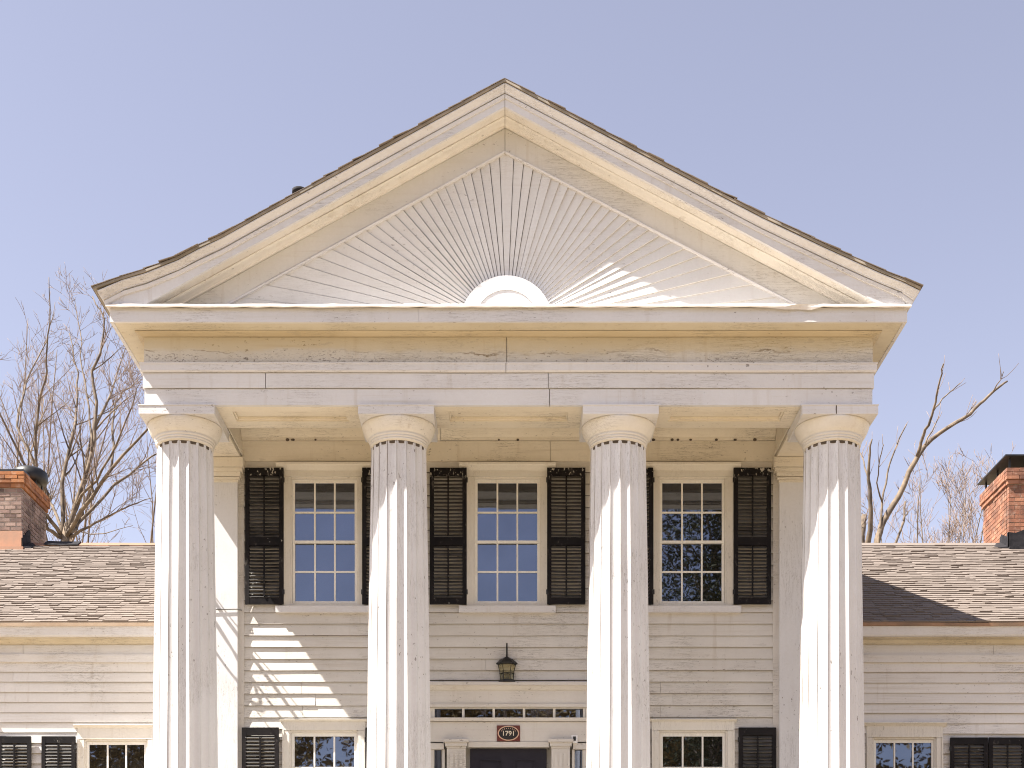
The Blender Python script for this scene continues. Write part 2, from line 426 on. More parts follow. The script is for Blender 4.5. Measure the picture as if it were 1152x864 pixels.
# ------------------------------------------------------------------ gable
L = [(570,88),(430,164.8),(293,240),(251,263.4),(225,275.5),(201.5,288),(165,302.5),(139,310.5),(106.5,322)]
Rr = [(570,88),(715,164.5),(860,240.5),(899,259),(930,274),(974,294),(995,303.5),(1018.7,313),(1038,322)]
YT = -.42
def rl(pts): return [(X(px-2, YT)+ (0 if i else 0), Z(py, YT)) for i, (px, py) in enumerate(pts)]
left, right = rl(L), rl(Rr)
APX = (left[0][0]+right[0][0])/2
left[0] = right[0] = (APX, left[0][1])
left = [(x, zz) for x, zz in left]; 
# the inner mouldings run straight; only the roof edge and crown kick out at the eaves
def straight(pts, i0):
    (xa, za), (xb, zb) = pts[0], pts[i0]; m = (zb-za)/(xb-xa); return [(x, za+m*(x-xa)) for x, _ in pts]
left_s, right_s = straight(left, 2), straight(right, 2)
def rake_line(pts, yp, v, sgn):
    """points along one slope for a profile point at depth yp, v below the roof line; ends on the corner mitre"""
    out = []
    xe = sgn*(HW+.05 - yp)
    x_tip = pts[-1][0]
    for i, (x, zz) in enumerate(pts):
        if i == len(pts)-1: out.append((xe, yp, zz+v))
        else: out.append((x, yp, zz+v))
    out = [p for i, p in enumerate(out) if i == len(out)-1 or abs(p[0]) < abs(xe)-.02]
    return out
def rake(name, prof, mat, parent=None, side=False):
    mb = MB()
    for pts, sgn in (((left, -1), (right, 1)) if side else ((left_s, -1), (right_s, 1))):
        # common set of stations by clipping to the shortest
        xe_min = min(abs(HW+.05-yp) for yp, v in prof)
        keep = [p for i, p in enumerate(pts[:-1]) if abs(p[0]) < xe_min-.03]
        rows = []
        for i, (x, zz) in enumerate(keep):
            jz = random.uniform(-.004, .004) if i else 0
            xx = x + (.003*sgn if i == 0 else 0)
            zc_ = dict(left if sgn < 0 else right).get(x, zz)
            rows.append([(xx, yp, max(zz+v+jz, CAMZ+7.715+.0001*k_) if v < -.1 else zc_+v) if not side else (xx, yp, zz+v+jz) for k_, (yp, v) in enumerate(prof)])
        cv = (left if sgn < 0 else right)[-1][1]
        if side: rows.append([(sgn*(HW+.05-yp), yp, pts[-1][1]+v) for yp, v in prof])
        else: rows.append([(sgn*min(HW+.05-yp, HW+.30), yp, max(pts[-1][1]+v, CAMZ+7.715+.0001*k_) if v < -.1 else cv+v) for k_, (yp, v) in enumerate(prof)])
        if side: rows.append([(sgn*(HW+.05-yp), YBACK, pts[-1][1]+v) for yp, v in prof])
        mb.strip(rows)
    return mb.build(name, mat, parent or house)
gab = rake('raking_cornice', [(-.270, -.070), (-.312, -.070), (-.312, -.267), (-.270, -.267)], M['trim'])
rake('soffit', [(-.269, -.190), (-.269, -.266), (-.165, -.267), (.10, -.267), (.10, -.190)], M['cap'], gab)
rake('bed_moulding', [(-.150, -.269), (-.150, -.278), (-.120, -.290), (-.055, -.292), (-.020, -.304), (-.012, -.318), (.10, -.318), (.10, -.269)], M['cap'], gab)
rake('crown', [(-.398, -.038), (-.400, -.052), (-.388, -.066), (-.370, -.088), (-.352, -.108), (-.350, -.119), (-.28, -.119), (-.28, -.038)], M['trim'], gab, side=True)
rake('fillet', [(-.338, -.132), (-.338, -.142), (-.330, -.174), (-.29, -.176), (-.28, -.132)], M['trim'], gab, side=True)
rake('gable_frieze', [(.02, -.325), (.02, -.586), (.12, -.584), (.12, -.330)], M['gable'], gab)
rake('bead', [(.01, -.590), (.003, -.602), (.01, -.618), (.12, -.618), (.12, -.590)], M['trim'], gab)

# sunburst of tapered boards between the bead and the half-round boss
sb = MB(); SX, SZ = X(570, .05), z+7.78; YR = .055
def bead_hit(ang):
    """distance from the burst centre to the slope along a ray"""
    dx, dz = math.cos(ang), math.sin(ang); best = None
    pts = left_s if dx < 0 else right_s
    for (xa, za), (xb, zb) in zip(pts[:-1], pts[1:]):
        za -= .608; zb -= .608
        ex, ez = xb-xa, zb-za; den = dx*ez - dz*ex
        if abs(den) < 1e-9: continue
        t = ((xa-SX)*ez - (za-SZ)*ex)/den; u = ((xa-SX)*dz - (za-SZ)*dx)/den
        if t > 0 and -.02 <= u <= 1.02 and (best is None or t < best): best = t
    return best or 4.2
def ray(a0, a1):
    r0 = .55; g0 = .0045 if (a0+a1)/2 > math.pi*.52 else (.003 if (a0+a1)/2 > math.pi*.42 else .0008)
    g0 *= random.uniform(.7, 1.4)
    a = [a0 + (a1-a0)*i/4 for i in range(5)]
    front, back = [], []
    lo, hi = [], []
    dy = random.uniform(-.003, .003)
    for i, q in enumerate(a):
        # inset the edges by a constant gap so that the joints stay open
        def off(r):
            d = g0*(1 if i == 0 else -1 if i == 4 else 0); return (-math.sin(q)*d, math.cos(q)*d)
        rr = bead_hit(q); o = off(rr)
        tilt = -(.022 if g0 < .002 else .014)*(1 - i/4)
        lo.append((SX+math.cos(q)*r0+o[0], YR+dy+tilt*.4, SZ+math.sin(q)*r0+o[1])); hi.append((SX+math.cos(q)*rr+o[0], YR+dy+tilt, SZ+math.sin(q)*rr+o[1]))
    rows = []
    for (p, q) in zip(lo, hi): rows.append([p, q, (q[0], YR+.04, q[2]), (p[0], YR+.04, p[2])])
    sb.strip(rows)
mid = R(90); half = R(2.35); step = R(3.52)
ray(mid-half, mid+half)
q = mid+half
for k in range(24): ray(q, q+step); q += step
q = mid-half
for k in range(24): ray(q-step, q); q -= step
tym = sb.build('sunburst', M['ray'], house)
tb = MB(); pl = [(x, zz-.595) for x, zz in left_s[::-1]] + [(x, zz-.595) for x, zz in right_s[1:]]
pl = [p for p in pl if p[1] > z+7.75]
tb.strip([[(x, .094, zz) for x, zz in pl], [(x, .12, zz) for x, zz in pl]]); tb.build('backing_board', plain('grey_gap_board', (.30, .27, .23), (.24, .21, .18), .9), tym)
hs = MB()
def half_disc(r, y0, y1, n=36, rin=None):
    rows = []
    for i in range(n+1):
        a = math.pi*i/n; c, s_ = math.cos(a), math.sin(a)
        ri = rin or .001
        rows.append([(SX+c*r, y0, SZ+.035+s_*r), (SX+c*r, y1, SZ+.035+s_*r), (SX+c*ri, y1, SZ+.035+s_*ri), (SX+c*ri, y0, SZ+.035+s_*ri)])
    hs.strip(rows)
half_disc(.545, -.072, .09, rin=.375); half_disc(.372, -.064, .08)
hs.build('boss', M['trim'], tym)

# roof of the main block: deck and courses of shingles whose ragged ends show along the gable
rf = MB()
for pts, sgn in ((left, -1), (right, 1)):
    rows = []
    for x, zz in pts:
        rows.append([(x, -.412, zz), (x, YBACK+.3, zz), (x, YBACK+.3, zz-.028), (x, -.412, zz-.028)])
    rf.strip(rows)
roof = rf.build('roof', M['roofedge'], house)
rs = MB()
for pts, sgn in ((left, -1), (right, 1)):
    for (xa, za), (xb, zb) in zip(pts[:-1], pts[1:]):
        ln = math.hypot(xb-xa, zb-za); k = max(1, round(ln/.19)); dx, dz = (xb-xa)/ln, (zb-za)/ln
        nx, nz = (-dz, dx) if dx > 0 else (dz, -dx)
        for i in range(k):
            s0 = ln*i/k; s1 = ln*(i+1)/k + .05*random.random()
            y0 = -.425 + random.choice([0, 0, .004, .01, -.012, -.018]); th = random.uniform(.004, .009) + (.012 if random.random() < .12 else 0)
            c0 = .002; c1 = th
            P = [(xa+dx*s0+nx*c0, za+dz*s0+nz*c0), (xa+dx*s1+nx*c1, za+dz*s1+nz*c1)]
            Q = [(P[0][0]+nx*.006, P[0][1]+nz*.006), (P[1][0]+nx*.009, P[1][1]+nz*.009)]
            rs.strip([[(P[0][0], y0, P[0][1]), (P[1][0], y0, P[1][1]), (Q[1][0], y0, Q[1][1]), (Q[0][0], y0, Q[0][1])],
                      [(P[0][0], YBACK+.3, P[0][1]), (P[1][0], YBACK+.3, P[1][1]), (Q[1][0], YBACK+.3, Q[1][1]), (Q[0][0], YBACK+.3, Q[0][1])]])
rs.build('shingles', M['shingle'], roof)
vt = MB(); vx = X(337, 2.0); vz = Z(213, 2.0)
vt.lathe([(.06, vz-.5), (.06, vz-.06), (.10, vz-.06), (.10, vz-.01), (.02, vz+.01)], vx, 2.0, 14); vt.build('vent_pipe', M['tar'], roof)

# ------------------------------------------------------------------ columns
M['seam'] = paint('grimy_stave_seam', (.60, .58, .57), (.17, .14, .12), 'z', specks=1., cracks=1., stain=.6)
def shaft_mesh():
    mb = MB(); N = 18; sub = 8; zt = z + 6.465; zb = FLOOR + .002
    rows = []
    nz = 22
    for i in range(nz+3):
        if i <= nz:
            t = i/nz; zz = zb + (zt-.006-zb)*t; dd = 1.0
        else:
            zz = zt - .006 + .006*(i-nz)/2 - (.0025 if i == nz+1 else 0); t = 1; dd = 1.55
        r = .408 - .070*(t**1.35)
        ring = []
        for k in range(N*sub):
            u = (0, .045, .15, .3, .45, .6, .75, .9)[k % sub]; a = 2*math.pi*((k//sub + u)/N); dep = math.sin(math.pi*u)**.75*.030*dd
            rr = r - dep
            ring.append((rr*math.sin(a), .42 - rr*math.cos(a), zz))
        rows.append(ring)
    mb.strip(rows, smooth=False, dark=set(range(0, N*sub, sub))); return mb
def cap_mesh():
    mb = MB(); zt = z + 6.465
    prof = [(.30, zt), (.338, zt), (.340, zt+.012), (.345, zt+.014), (.347, zt+.032), (.342, zt+.034), (.352, zt+.040), (.356, zt+.060), (.351, zt+.063),
            (.362, zt+.070), (.368, zt+.090), (.362, zt+.095), (.384, zt+.110), (.403, zt+.140), (.421, zt+.175), (.436, zt+.210), (.447, zt+.242), (.449, zt+.2605)]
    mb.lathe(prof, 0, .42, 64); return mb
def neck_shade_mesh():
    mb = MB(); zt = z + 6.4645; mb.lathe([(.30, zt-.03), (.320, zt-.03), (.320, zt), (.30, zt)], 0, .42, 40); return mb  # dark ring standing in for the shade dashes at the flute tops
def abacus_mesh():
    mb = MB(); h = .452; zb, zt = z + 6.727, ZB-.002
    y0 = .42
    rows = [[(-r, y0-r, q), (r, y0-r, q), (r, y0+r, q), (-r, y0+r, q)] for r, q in ((h-.004, zb), (h, zb+.004), (h, zt-.012), (h+.007, zt-.010), (h+.007, zt))]
    mb.strip(rows); return mb
def base_mesh():
    mb = MB(); mb.box(-.47, .47, -.05, .89, FLOOR-.002, FLOOR+.0015); return mb
col0 = None
for i, cxx in enumerate(cols):
    if col0 is None:
        sh = shaft_mesh().build('column', M['column'], house, fix=True, mat2=M['seam'])
        cp = cap_mesh().build('capital', M['cap'], sh); ab = abacus_mesh().build('abacus', M['trim'], sh); nk = neck_shade_mesh().build('neck_shade_ring', M['grime_shade'], sh)
        col0 = (sh, cp, ab, nk); o = sh
    else:
        o = col0[0].copy(); C.objects.link(o); o.parent = house
        for ch in col0[1:]:
            c = ch.copy(); C.objects.link(c); c.parent = o
            c.rotation_euler = (0, 0, 0)
    o.location = Vector((cxx, 0, 0))
# (the mesh was built round x = 0, so the copies only move along x)

for sgn in (-1, 1):
    p = MB(); p.box(sgn*3.578, sgn*3.50, YW-.032, YW+.05, FLOOR, Z(519.5, YW)-.004); p.build('corner_board', M['entry'], house)
ck = MB(); xk = X(941, -.03); ck.strip([[(xk-.006, -.0345, ZB-.002), (xk+.005, -.0345, ZB-.002), (xk+.005, -.02, ZB-.002), (xk-.006, -.02, ZB-.002)], [(xk-.010, -.0345, ZB-.06), (xk+.003, -.0345, ZB-.06), (xk+.003, -.02, ZB-.06), (xk-.010, -.02, ZB-.06)], [(xk-.005, -.0345, ZB-.113), (xk+.004, -.0345, ZB-.113), (xk+.004, -.02, ZB-.113), (xk-.005, -.02, ZB-.113)]])
ck.build('split', M['grime_shade'], o)
# pilasters against the wall behind the end columns
for sgn in (-1, 1):
    p = MB(); xc = sgn*3.96; hwp = .385; yf = YW-.085
    p.box(xc-hwp, xc+hwp, yf, YW+.1, FLOOR, z+6.565)
    pil = p.build('pilaster', M['column'], house)
    q = MB(); zc = z + 6.565
    for (e, za, zb) in ((.012, -.03, .0), (.03, .0, .035), (.045, .04, .10), (.07, .10, .145), (.085, .15, .2755)):
        q.box(xc-hwp-e, xc+hwp+e, yf-e, YW+.04, zc+za+.002, zc+zb)
    q.build('capital', M['soffit'], pil)

# ------------------------------------------------------------------ clapboards, with real openings
def cut(x0, x1, za, zb, holes):
    segs = [(x0, x1)]
    for hx0, hx1, hz0, hz1 in holes:
        if zb <= hz0 + .005 or za >= hz1 - .005: continue
        out = []
        for a, b in segs:
            if hx1 <= a or hx0 >= b: out.append((a, b)); continue
            if hx0 > a: out.append((a, hx0))
            if hx1 < b: out.append((hx1, b))
        segs = out
    return [s for s in segs if s[1]-s[0] > .02]
def clap(x0, x1, z0, z1, pitch, yf, holes):
    mb = MB(); zt = z1; k = 0
    while zt > z0 + .02:
        zb = max(z0, zt - pitch*random.uniform(.97, 1.03))
        jobs = [(a, b, zb) for a, b in cut(x0, x1, zb, zt, holes)]
        for h in holes:
            if zb < h[3]-.005 and zt > h[3]+.02 and h[2] < zb: jobs.append((h[0], h[1], h[3]+.001))
        for a, b, zb_ in jobs:
            # butt joints at random
            cuts = [a]
            if b - a > 2.0 and random.random() < .75: cuts.append(a + (b-a)*random.uniform(.25, .75))
            cuts.append(b)
            for p, q in zip(cuts[:-1], cuts[1:]):
                lap = .02; th = random.uniform(.024, .036)
                prof = [(yf-th, zb_+random.uniform(-.003, .003)), (yf-.004, zt+lap), (yf+.012, zt+lap), (yf+.012, zb_+.003)]
                mb.ext_x(prof, p+.0015, q-.0015, .55, .0022, dark=(3,))  # dirty unpainted undersides, darkened further to carry the lap shadow lines
        zt = zb; k += 1
    return mb

# ------------------------------------------------------------------ windows and shutters
def window(xc, zt, zb, w, rows, yw, head, sill=True, cols_=3, head_ext=.09):
    """zt, zb, w: glass opening; head = (flat height, crown height)"""
    h = w/2; st = .034; mu = .011
    s = MB(); yg = yw+.045
    zm = (zt+zb)/2
    # upper sash stands in front of the lower one
    for (za, zc, yf) in ((zm-.018, zt, yw+.012), (zb, zm+.018, yw+.030)):
        top_r = .045 if zc == zt else .0; bot_r = .034 if za == zb else .0
        s.box(xc-h-st, xc-h, yf, yf+.034, za-bot_r, zc+top_r); s.box(xc+h, xc+h+st, yf, yf+.034, za-bot_r, zc+top_r)
        if zc == zt:
            s.box(xc-h+.0005, xc+h-.0005, yf+.001, yf+.033, zt, zt+.045); s.box(xc-h+.0005, xc+h-.0005, yf+.001, yf+.033, za, za+.036)
        else:
            s.box(xc-h+.0005, xc+h-.0005, yf+.001, yf+.033, zb-.034, zb); s.box(xc-h+.0005, xc+h-.0005, yf+.001, yf+.033, zc-.036, zc)
        for c in range(1, cols_):
            xm = xc-h+w*c/cols_; s.box(xm-mu, xm+mu, yf+.004, yf+.030, za+.001, zc-.001)
        za2, zc2 = (za+.018, zc) if zc == zt else (za, zc-.018)
        nr = rows//2
        for r in range(1, nr):
            zr = za2+(zc2-za2)*r/nr; s.box(xc-h+.001, xc+h-.001, yf+.005, yf+.029, zr-mu, zr+mu)
    win = s.build('window', M['sash'], house)
    c = MB(); jw = .118; sx = h+st
    ztop = zt+.048; zbot = zb-.075
    for sg in (-1, 1):
        c.box(xc+sg*(sx+.002), xc+sg*(sx+.026), yw-.012, yw+.09, zbot, ztop+.02)
        c.box(xc+sg*(sx+.026), xc+sg*(sx+jw-.02), yw-.036, yw+.05, zbot, ztop+.022)
        c.box(xc+sg*(sx+jw-.02), xc+sg*(sx+jw), yw-.052, yw+.05, zbot, ztop+.022)
    c.box(xc-sx-.001, xc+sx+.001, yw-.012, yw+.09, ztop-.001, ztop+.024)
    c.box(xc-sx-.001, xc+sx+.001, yw-.010, yw+.09, zbot, zb-.036)
    fh, chh = head
    c.box(xc-sx-jw+.001, xc+sx+jw-.001, yw-.040, yw+.05, ztop+.025, ztop+.025+fh)
    zc_ = ztop+.025+fh
    e = head_ext
    c.ext_x([(yw-.045, zc_), (yw-.055, zc_+chh*.25), (yw-.075, zc_+chh*.7), (yw-.085, zc_+chh*.72), (yw-.085, zc_+chh), (yw+.05, zc_+chh+.012), (yw+.05, zc_)], xc-sx-jw-e, xc+sx+jw+e, .5, .0015)
    c.build('casing', M['window_paint'], win)
    if sill:
        q = MB(); q.ext_x([(yw-.085, zbot-.095), (yw-.085, zbot-.012), (yw-.02, zbot-.002), (yw+.06, zbot-.002), (yw+.06, zbot-.095)], xc-sx-jw-.09, xc+sx+jw+.09, .5, .002)
        q.build('sill', M['trim'], win)
    p = MB()
    for (za, zc, y) in ((zm, zt, yw+.032), (zb, zm, yw+.050)):
        nr = rows//2
        for r in range(nr):
            for k in range(cols_):
                x0 = xc-h+w*k/cols_; x1 = xc-h+w*(k+1)/cols_; z0 = za+(zc-za)*r/nr; z1 = za+(zc-za)*(r+1)/nr
                a = random.uniform(-.005, .005)*(x1-x0); b = random.uniform(-.005, .005)*(z1-z0)
                p.add([(x0, y, z0), (x1, y+a, z0), (x1, y+a+b, z1), (x0, y+b, z1)], [(0,1,2,3)])
                p.add([(x0, y+.004, z0), (x1, y+a+.004, z0), (x1, y+a+b+.004, z1), (x0, y+b+.004, z1)], [(3,2,1,0)])
    p.build('pane', M['glass'], win, fix=False)
    # dark room box behind the glass
    return (xc-sx-jw+.02, xc+sx+jw-.02, zbot+.01, zc_-.0+chh*.5), win

def shutter(x0, x1, z0, z1, yw, mid=.46, tilt=38, hinge='r'):
    f = MB(); st = .056; ya, yb = yw-.088, yw-.052
    jx = random.uniform(-.004, .004)
    f.box(x0, x0+st, ya, yb, z0, z1); f.box(x1-st, x1, ya, yb, z0, z1)
    zm = z0+(z1-z0)*mid
    f.box(x0+st, x1-st, ya+.002, yb-.002, z1-.10, z1); f.box(x0+st, x1-st, ya+.002, yb-.002, z0, z0+.085); f.box(x0+st, x1-st, ya+.002, yb-.002, zm-.055, zm+.055)
    sh = f.build('shutter', M['shutter'] if z1 > 7 else M['shutter_plain'], house)
    lv = MB()
    for za, zb in ((z0+.085, zm-.055), (zm+.055, z1-.10)):
        n = max(3, round((zb-za)/.047)); base = R(tilt + (12 if za > z0+.3 and z1 > 7 else 4))+random.uniform(-.15, .15)
        for i in range(n):
            zc = za+(zb-za)*(i+.5)/n; t = base+random.uniform(-.06, .06) + (random.uniform(-.35, .35) if random.random() < .05 else 0)
            hw = .026; yc = (ya+yb)/2
            lv.obox(((x0+x1)/2, yc, zc), ((x1-x0)/2-st+.004, 0, random.uniform(-.0015, .0015)), (0, hw*math.cos(t), hw*math.sin(t)), (0, -.0035*math.sin(t), .0035*math.cos(t)))
    lv.build('louvres', M['louvre'], sh)
    rd = MB(); xm = (x0+x1)/2
    for za, zb in ((z0+.10, zm-.07), (zm+.07, z1-.115)): rd.box(xm-.010, xm+.010, ya-.014, ya+.004, za, zb)
    rd.build('tilt_rod', M['shutter_plain'], sh)
    xx = x1 if hinge == 'r' else x0
    for zh in (z0+.16, z1-.16):
        hg = MB(); hg.box(xx-.012, xx+.014, ya-.004, ya+.02, zh-.03, zh+.03); hg.build('hinge', M['black_metal'], sh)

D = YW - CAMY
wx = [X(365.2, YW), X(570.8, YW), X(778.7, YW)]
holes = []
zt, zb = Z(542.9, YW), Z(675.7, YW); w_ = .792
for x in wx:
    h, _ = window(x, zt, zb, w_, 4, YW, (.075, .094)); holes.append(h)
zs0, zs1 = Z(681.3, YW), Z(528.7, YW)
for i_, (a, b) in enumerate(((276, 319), (407.5, 450), (483.5, 525), (615.5, 658.5), (692.5, 735), (825.3, 867.3))):
    shutter(X(a, YW-.07), X(b, YW-.07), zs0, zs1, YW, hinge='rl'[i_ % 2])
zt2 = Z(828.2, YW); zb2 = zt2 - 1.66
for x in (X(364.7, YW), X(779.4, YW)):
    h, _ = window(x, zt2, zb2, w_, 4, YW, (.115, .028), sill=True, head_ext=.03); holes.append(h)
for i_, (a, b) in enumerate(((272.3, 313.7), (411.5, 453), (689, 728), (831, 873))):
    shutter(X(a, YW-.07), X(b, YW-.07), zb2-.07, Z(818.6, YW-.07), YW, tilt=46, hinge='rl'[i_ % 2])
# the entrance bay is panelled, so the boards stop at its cap
ENTX0, ENTX1, ENTZ = X(470, YW), X(674, YW), Z(767.5, YW)
holes.append((ENTX0, ENTX1, FLOOR, ENTZ))
wl = clap(-3.62, 3.62, FLOOR, Z(519.3, YW), .1535, YW, holes)
wall = wl.build('wall', M['siding'], house, mat2=M['grime_shade'])
core = MB(); core.box(-4.3, 4.3, YW+.13, YBACK, 1.9, z+7.6); core.build('side_wall', M['siding'], wall)

# ------------------------------------------------------------------ entrance
e = MB(); ye = YW
e.ext_x([(ye-.05, Z(776, ye-.1)), (ye-.07, Z(775, ye-.1)), (ye-.10, Z(771, ye-.12)), (ye-.13, Z(770.5, ye-.13)), (ye-.13, Z(767, ye-.13)), (ye+.02, Z(766.2, ye)), (ye+.02, Z(776, ye-.1))], ENTX0, ENTX1, .6, .002)
e.ext_x([(ye-.045, Z(792.3, ye)), (ye-.045, Z(776.2, ye)), (ye+.02, Z(776.2, ye)), (ye+.02, Z(792.3, ye))], ENTX0, ENTX1, .6, .002)
e.ext_x([(ye-.065, Z(796.2, ye)), (ye-.065, Z(792.6, ye)), (ye+.02, Z(792.6, ye)), (ye+.02, Z(796.2, ye))], ENTX0, ENTX1)
e.ext_x([(ye-.075, Z(812, ye)), (ye-.085, Z(808.6, ye)), (ye+.02, Z(808.6, ye)), (ye+.02, Z(812.6, ye))], ENTX0, ENTX1)
e.ext_x([(ye-.040, Z(835.0, ye)), (ye-.040, Z(812.8, ye)), (ye+.02, Z(812.8, ye)), (ye+.02, Z(835.0, ye))], ENTX0, ENTX1, .7, .002)
e.ext_x([(ye-.055, Z(841, ye)), (ye-.055, Z(835.4, ye)), (ye+.06, Z(835.4, ye)), (ye+.06, Z(841, ye))], X(527, ye), X(617.5, ye))
for a, b in ((470, 499.5), (644.5, 674)):
    e.ext_x([(ye-.048, Z(843.4, ye)), (ye-.048, Z(836.8, ye)), (ye+.06, Z(836.8, ye)), (ye+.06, Z(843.4, ye))], X(a, ye), X(b, ye))
# jambs round the side lights
for a, b in ((470, 487.6), (498.2, 500.4), (643.4, 645.4), (656.2, 674)):
    e.box(X(a, ye), X(b, ye), ye-.03, ye+.06, FLOOR, Z(843.6, ye))
ent = e.build('entrance_surround', M['entry'], house)
sm_ = MB(); sm_.box(ENTX0, ENTX1, ye-.030, ye+.01, Z(766.2, ye)-.004, Z(766.2, ye)+.010); sm_.build('cap_shadow_line', M['grime_shade'], ent)  # dark strip painted in as the shadow line along the cap top
for a, b in ((500, 527), (617.3, 643.8)):
    q = MB(); x0, x1 = X(a, ye), X(b, ye); zt_ = Z(834.2, ye)
    q.box(x0-.01, x1+.01, ye-.135, ye, zt_-.025, zt_+.012); q.box(x0+.012, x1-.012, ye-.11, ye, zt_-.075, zt_-.027)
    q.box(x0+.03, x1-.03, ye-.085, ye, zt_-.10, zt_-.077)
    q.box(x0+.035, x1-.035, ye-.075, ye+.06, FLOOR, zt_-.102)
    xm = (x0+x1)/2
    for dx in (-.062, .062): q.box(xm+dx-.02, xm+dx+.02, ye-.088, ye-.07, FLOOR+.2, zt_-.16)
    q.box(xm-.018, xm+.018, ye-.084, ye-.07, FLOOR+.2, zt_-.16)
    q.build('door_pilaster', M['entry'], house)
tr = MB(); za, zb_ = Z(807.6, ye), Z(797.4, ye)
for px in (487.6, 521.2, 555.5, 589.5, 623.4, 657.2): tr.box(X(px, ye)-.016, X(px, ye)+.016, ye-.03, ye+.03, za, zb_)
tr.box(ENTX0, X(487.6, ye)-.02, ye-.03, ye+.03, za-.005, zb_+.005); tr.box(X(657.2, ye)+.02, ENTX1, ye-.03, ye+.03, za-.005, zb_+.005)
tr.box(ENTX0, ENTX1, ye-.028, ye+.028, zb_, Z(796.4, ye)); tr.box(ENTX0, ENTX1, ye-.028, ye+.028, Z(808.4, ye), za)
tl = tr.build('transom_window', M['window_paint'], house)
gp = MB()
xs = [X(p, ye) for p in (487.6, 521.2, 555.5, 589.5, 623.4, 657.2)]
for a, b in zip(xs[:-1], xs[1:]):
    t = random.uniform(-.001, .001); gp.add([(a, ye+.02, za), (b, ye+.02+t, za), (b, ye+.02+t, zb_), (a, ye+.02, zb_)], [(0,1,2,3)])
gp.build('pane', M['glass'], tl, fix=False)
for a, b in ((487.6, 498), (645.4, 656.2)):
    sl = MB(); x0, x1 = X(a, ye), X(b, ye); zt_ = Z(843.6, ye)
    sl.box(x0, x0+.012, ye-.01, ye+.03, FLOOR+.5, zt_); sl.box(x1-.012, x1, ye-.01, ye+.03, FLOOR+.5, zt_); sl.box(x0, x1, ye-.012, ye+.03, FLOOR, FLOOR+.5)
    for k in range(1, 4): zz = FLOOR+.5+(zt_-FLOOR-.5)*k/4; sl.box(x0+.012, x1-.012, ye-.008, ye+.028, zz-.01, zz+.01)
    so = sl.build('sidelight', M['window_paint'], house)
    gp = MB(); gp.add([(x0, ye+.022, FLOOR+.5), (x1, ye+.022, FLOOR+.5), (x1, ye+.022, zt_), (x0, ye+.022, zt_)], [(0,1,2,3)]); gp.build('pane', M['glass'], so, fix=False)
dr = MB(); x0, x1 = X(528.8, ye+.05), X(615, ye+.05); zt_ = Z(842, ye)
dr.box(x0, x1, ye+.045, ye+.09, FLOOR, zt_)
door = dr.build('front_door', M['door'], house)
dp = MB()
for a, b in ((539.7, 565), (577.5, 602.5)):
    xa, xb = X(a, ye+.04), X(b, ye+.04)
    for zq1, zq0 in ((Z(854, ye+.04), Z(854, ye+.04)-.42), (Z(854, ye+.04)-.55, FLOOR+.25)):
        for (p0, p1, r0, r1) in ((xa, xb, zq1-.02, zq1), (xa, xb, zq0, zq0+.02), (xa, xa+.02, zq0+.02, zq1-.02), (xb-.02, xb, zq0+.02, zq1-.02)): dp.box(p0, p1, ye+.028, ye+.05, r0, r1)
        dp.box(xa+.05, xb-.05, ye+.033, ye+.05, zq0+.05, zq1-.05)
dp.build('door_panel', M['door'], door)
kn = MB(); kn.lathe([(.012, 0), (.012, .03), (.03, .04), (.033, .06), (.02, .078), (.002, .08)], 0, 0, 16)
kn.v = [(x1-.08+a, ye+.045-c, FLOOR+.98+b) for a, b, c in kn.v]; kn.build('knob', M['gilt'], door)

# porch floor and steps
pf = MB(); pf.box(-4.6, 4.6, -.35, YW+.1, 1.6, FLOOR); porch = pf.build('porch_floor', M['floor'], house)
st = MB()
for k in range(3): st.box(-1.6, 1.6, -.35-.32*(k+1), -.35-.32*k-.002, 1.3, FLOOR-.18*(k+1))
st.build('step', M['stone'], porch)

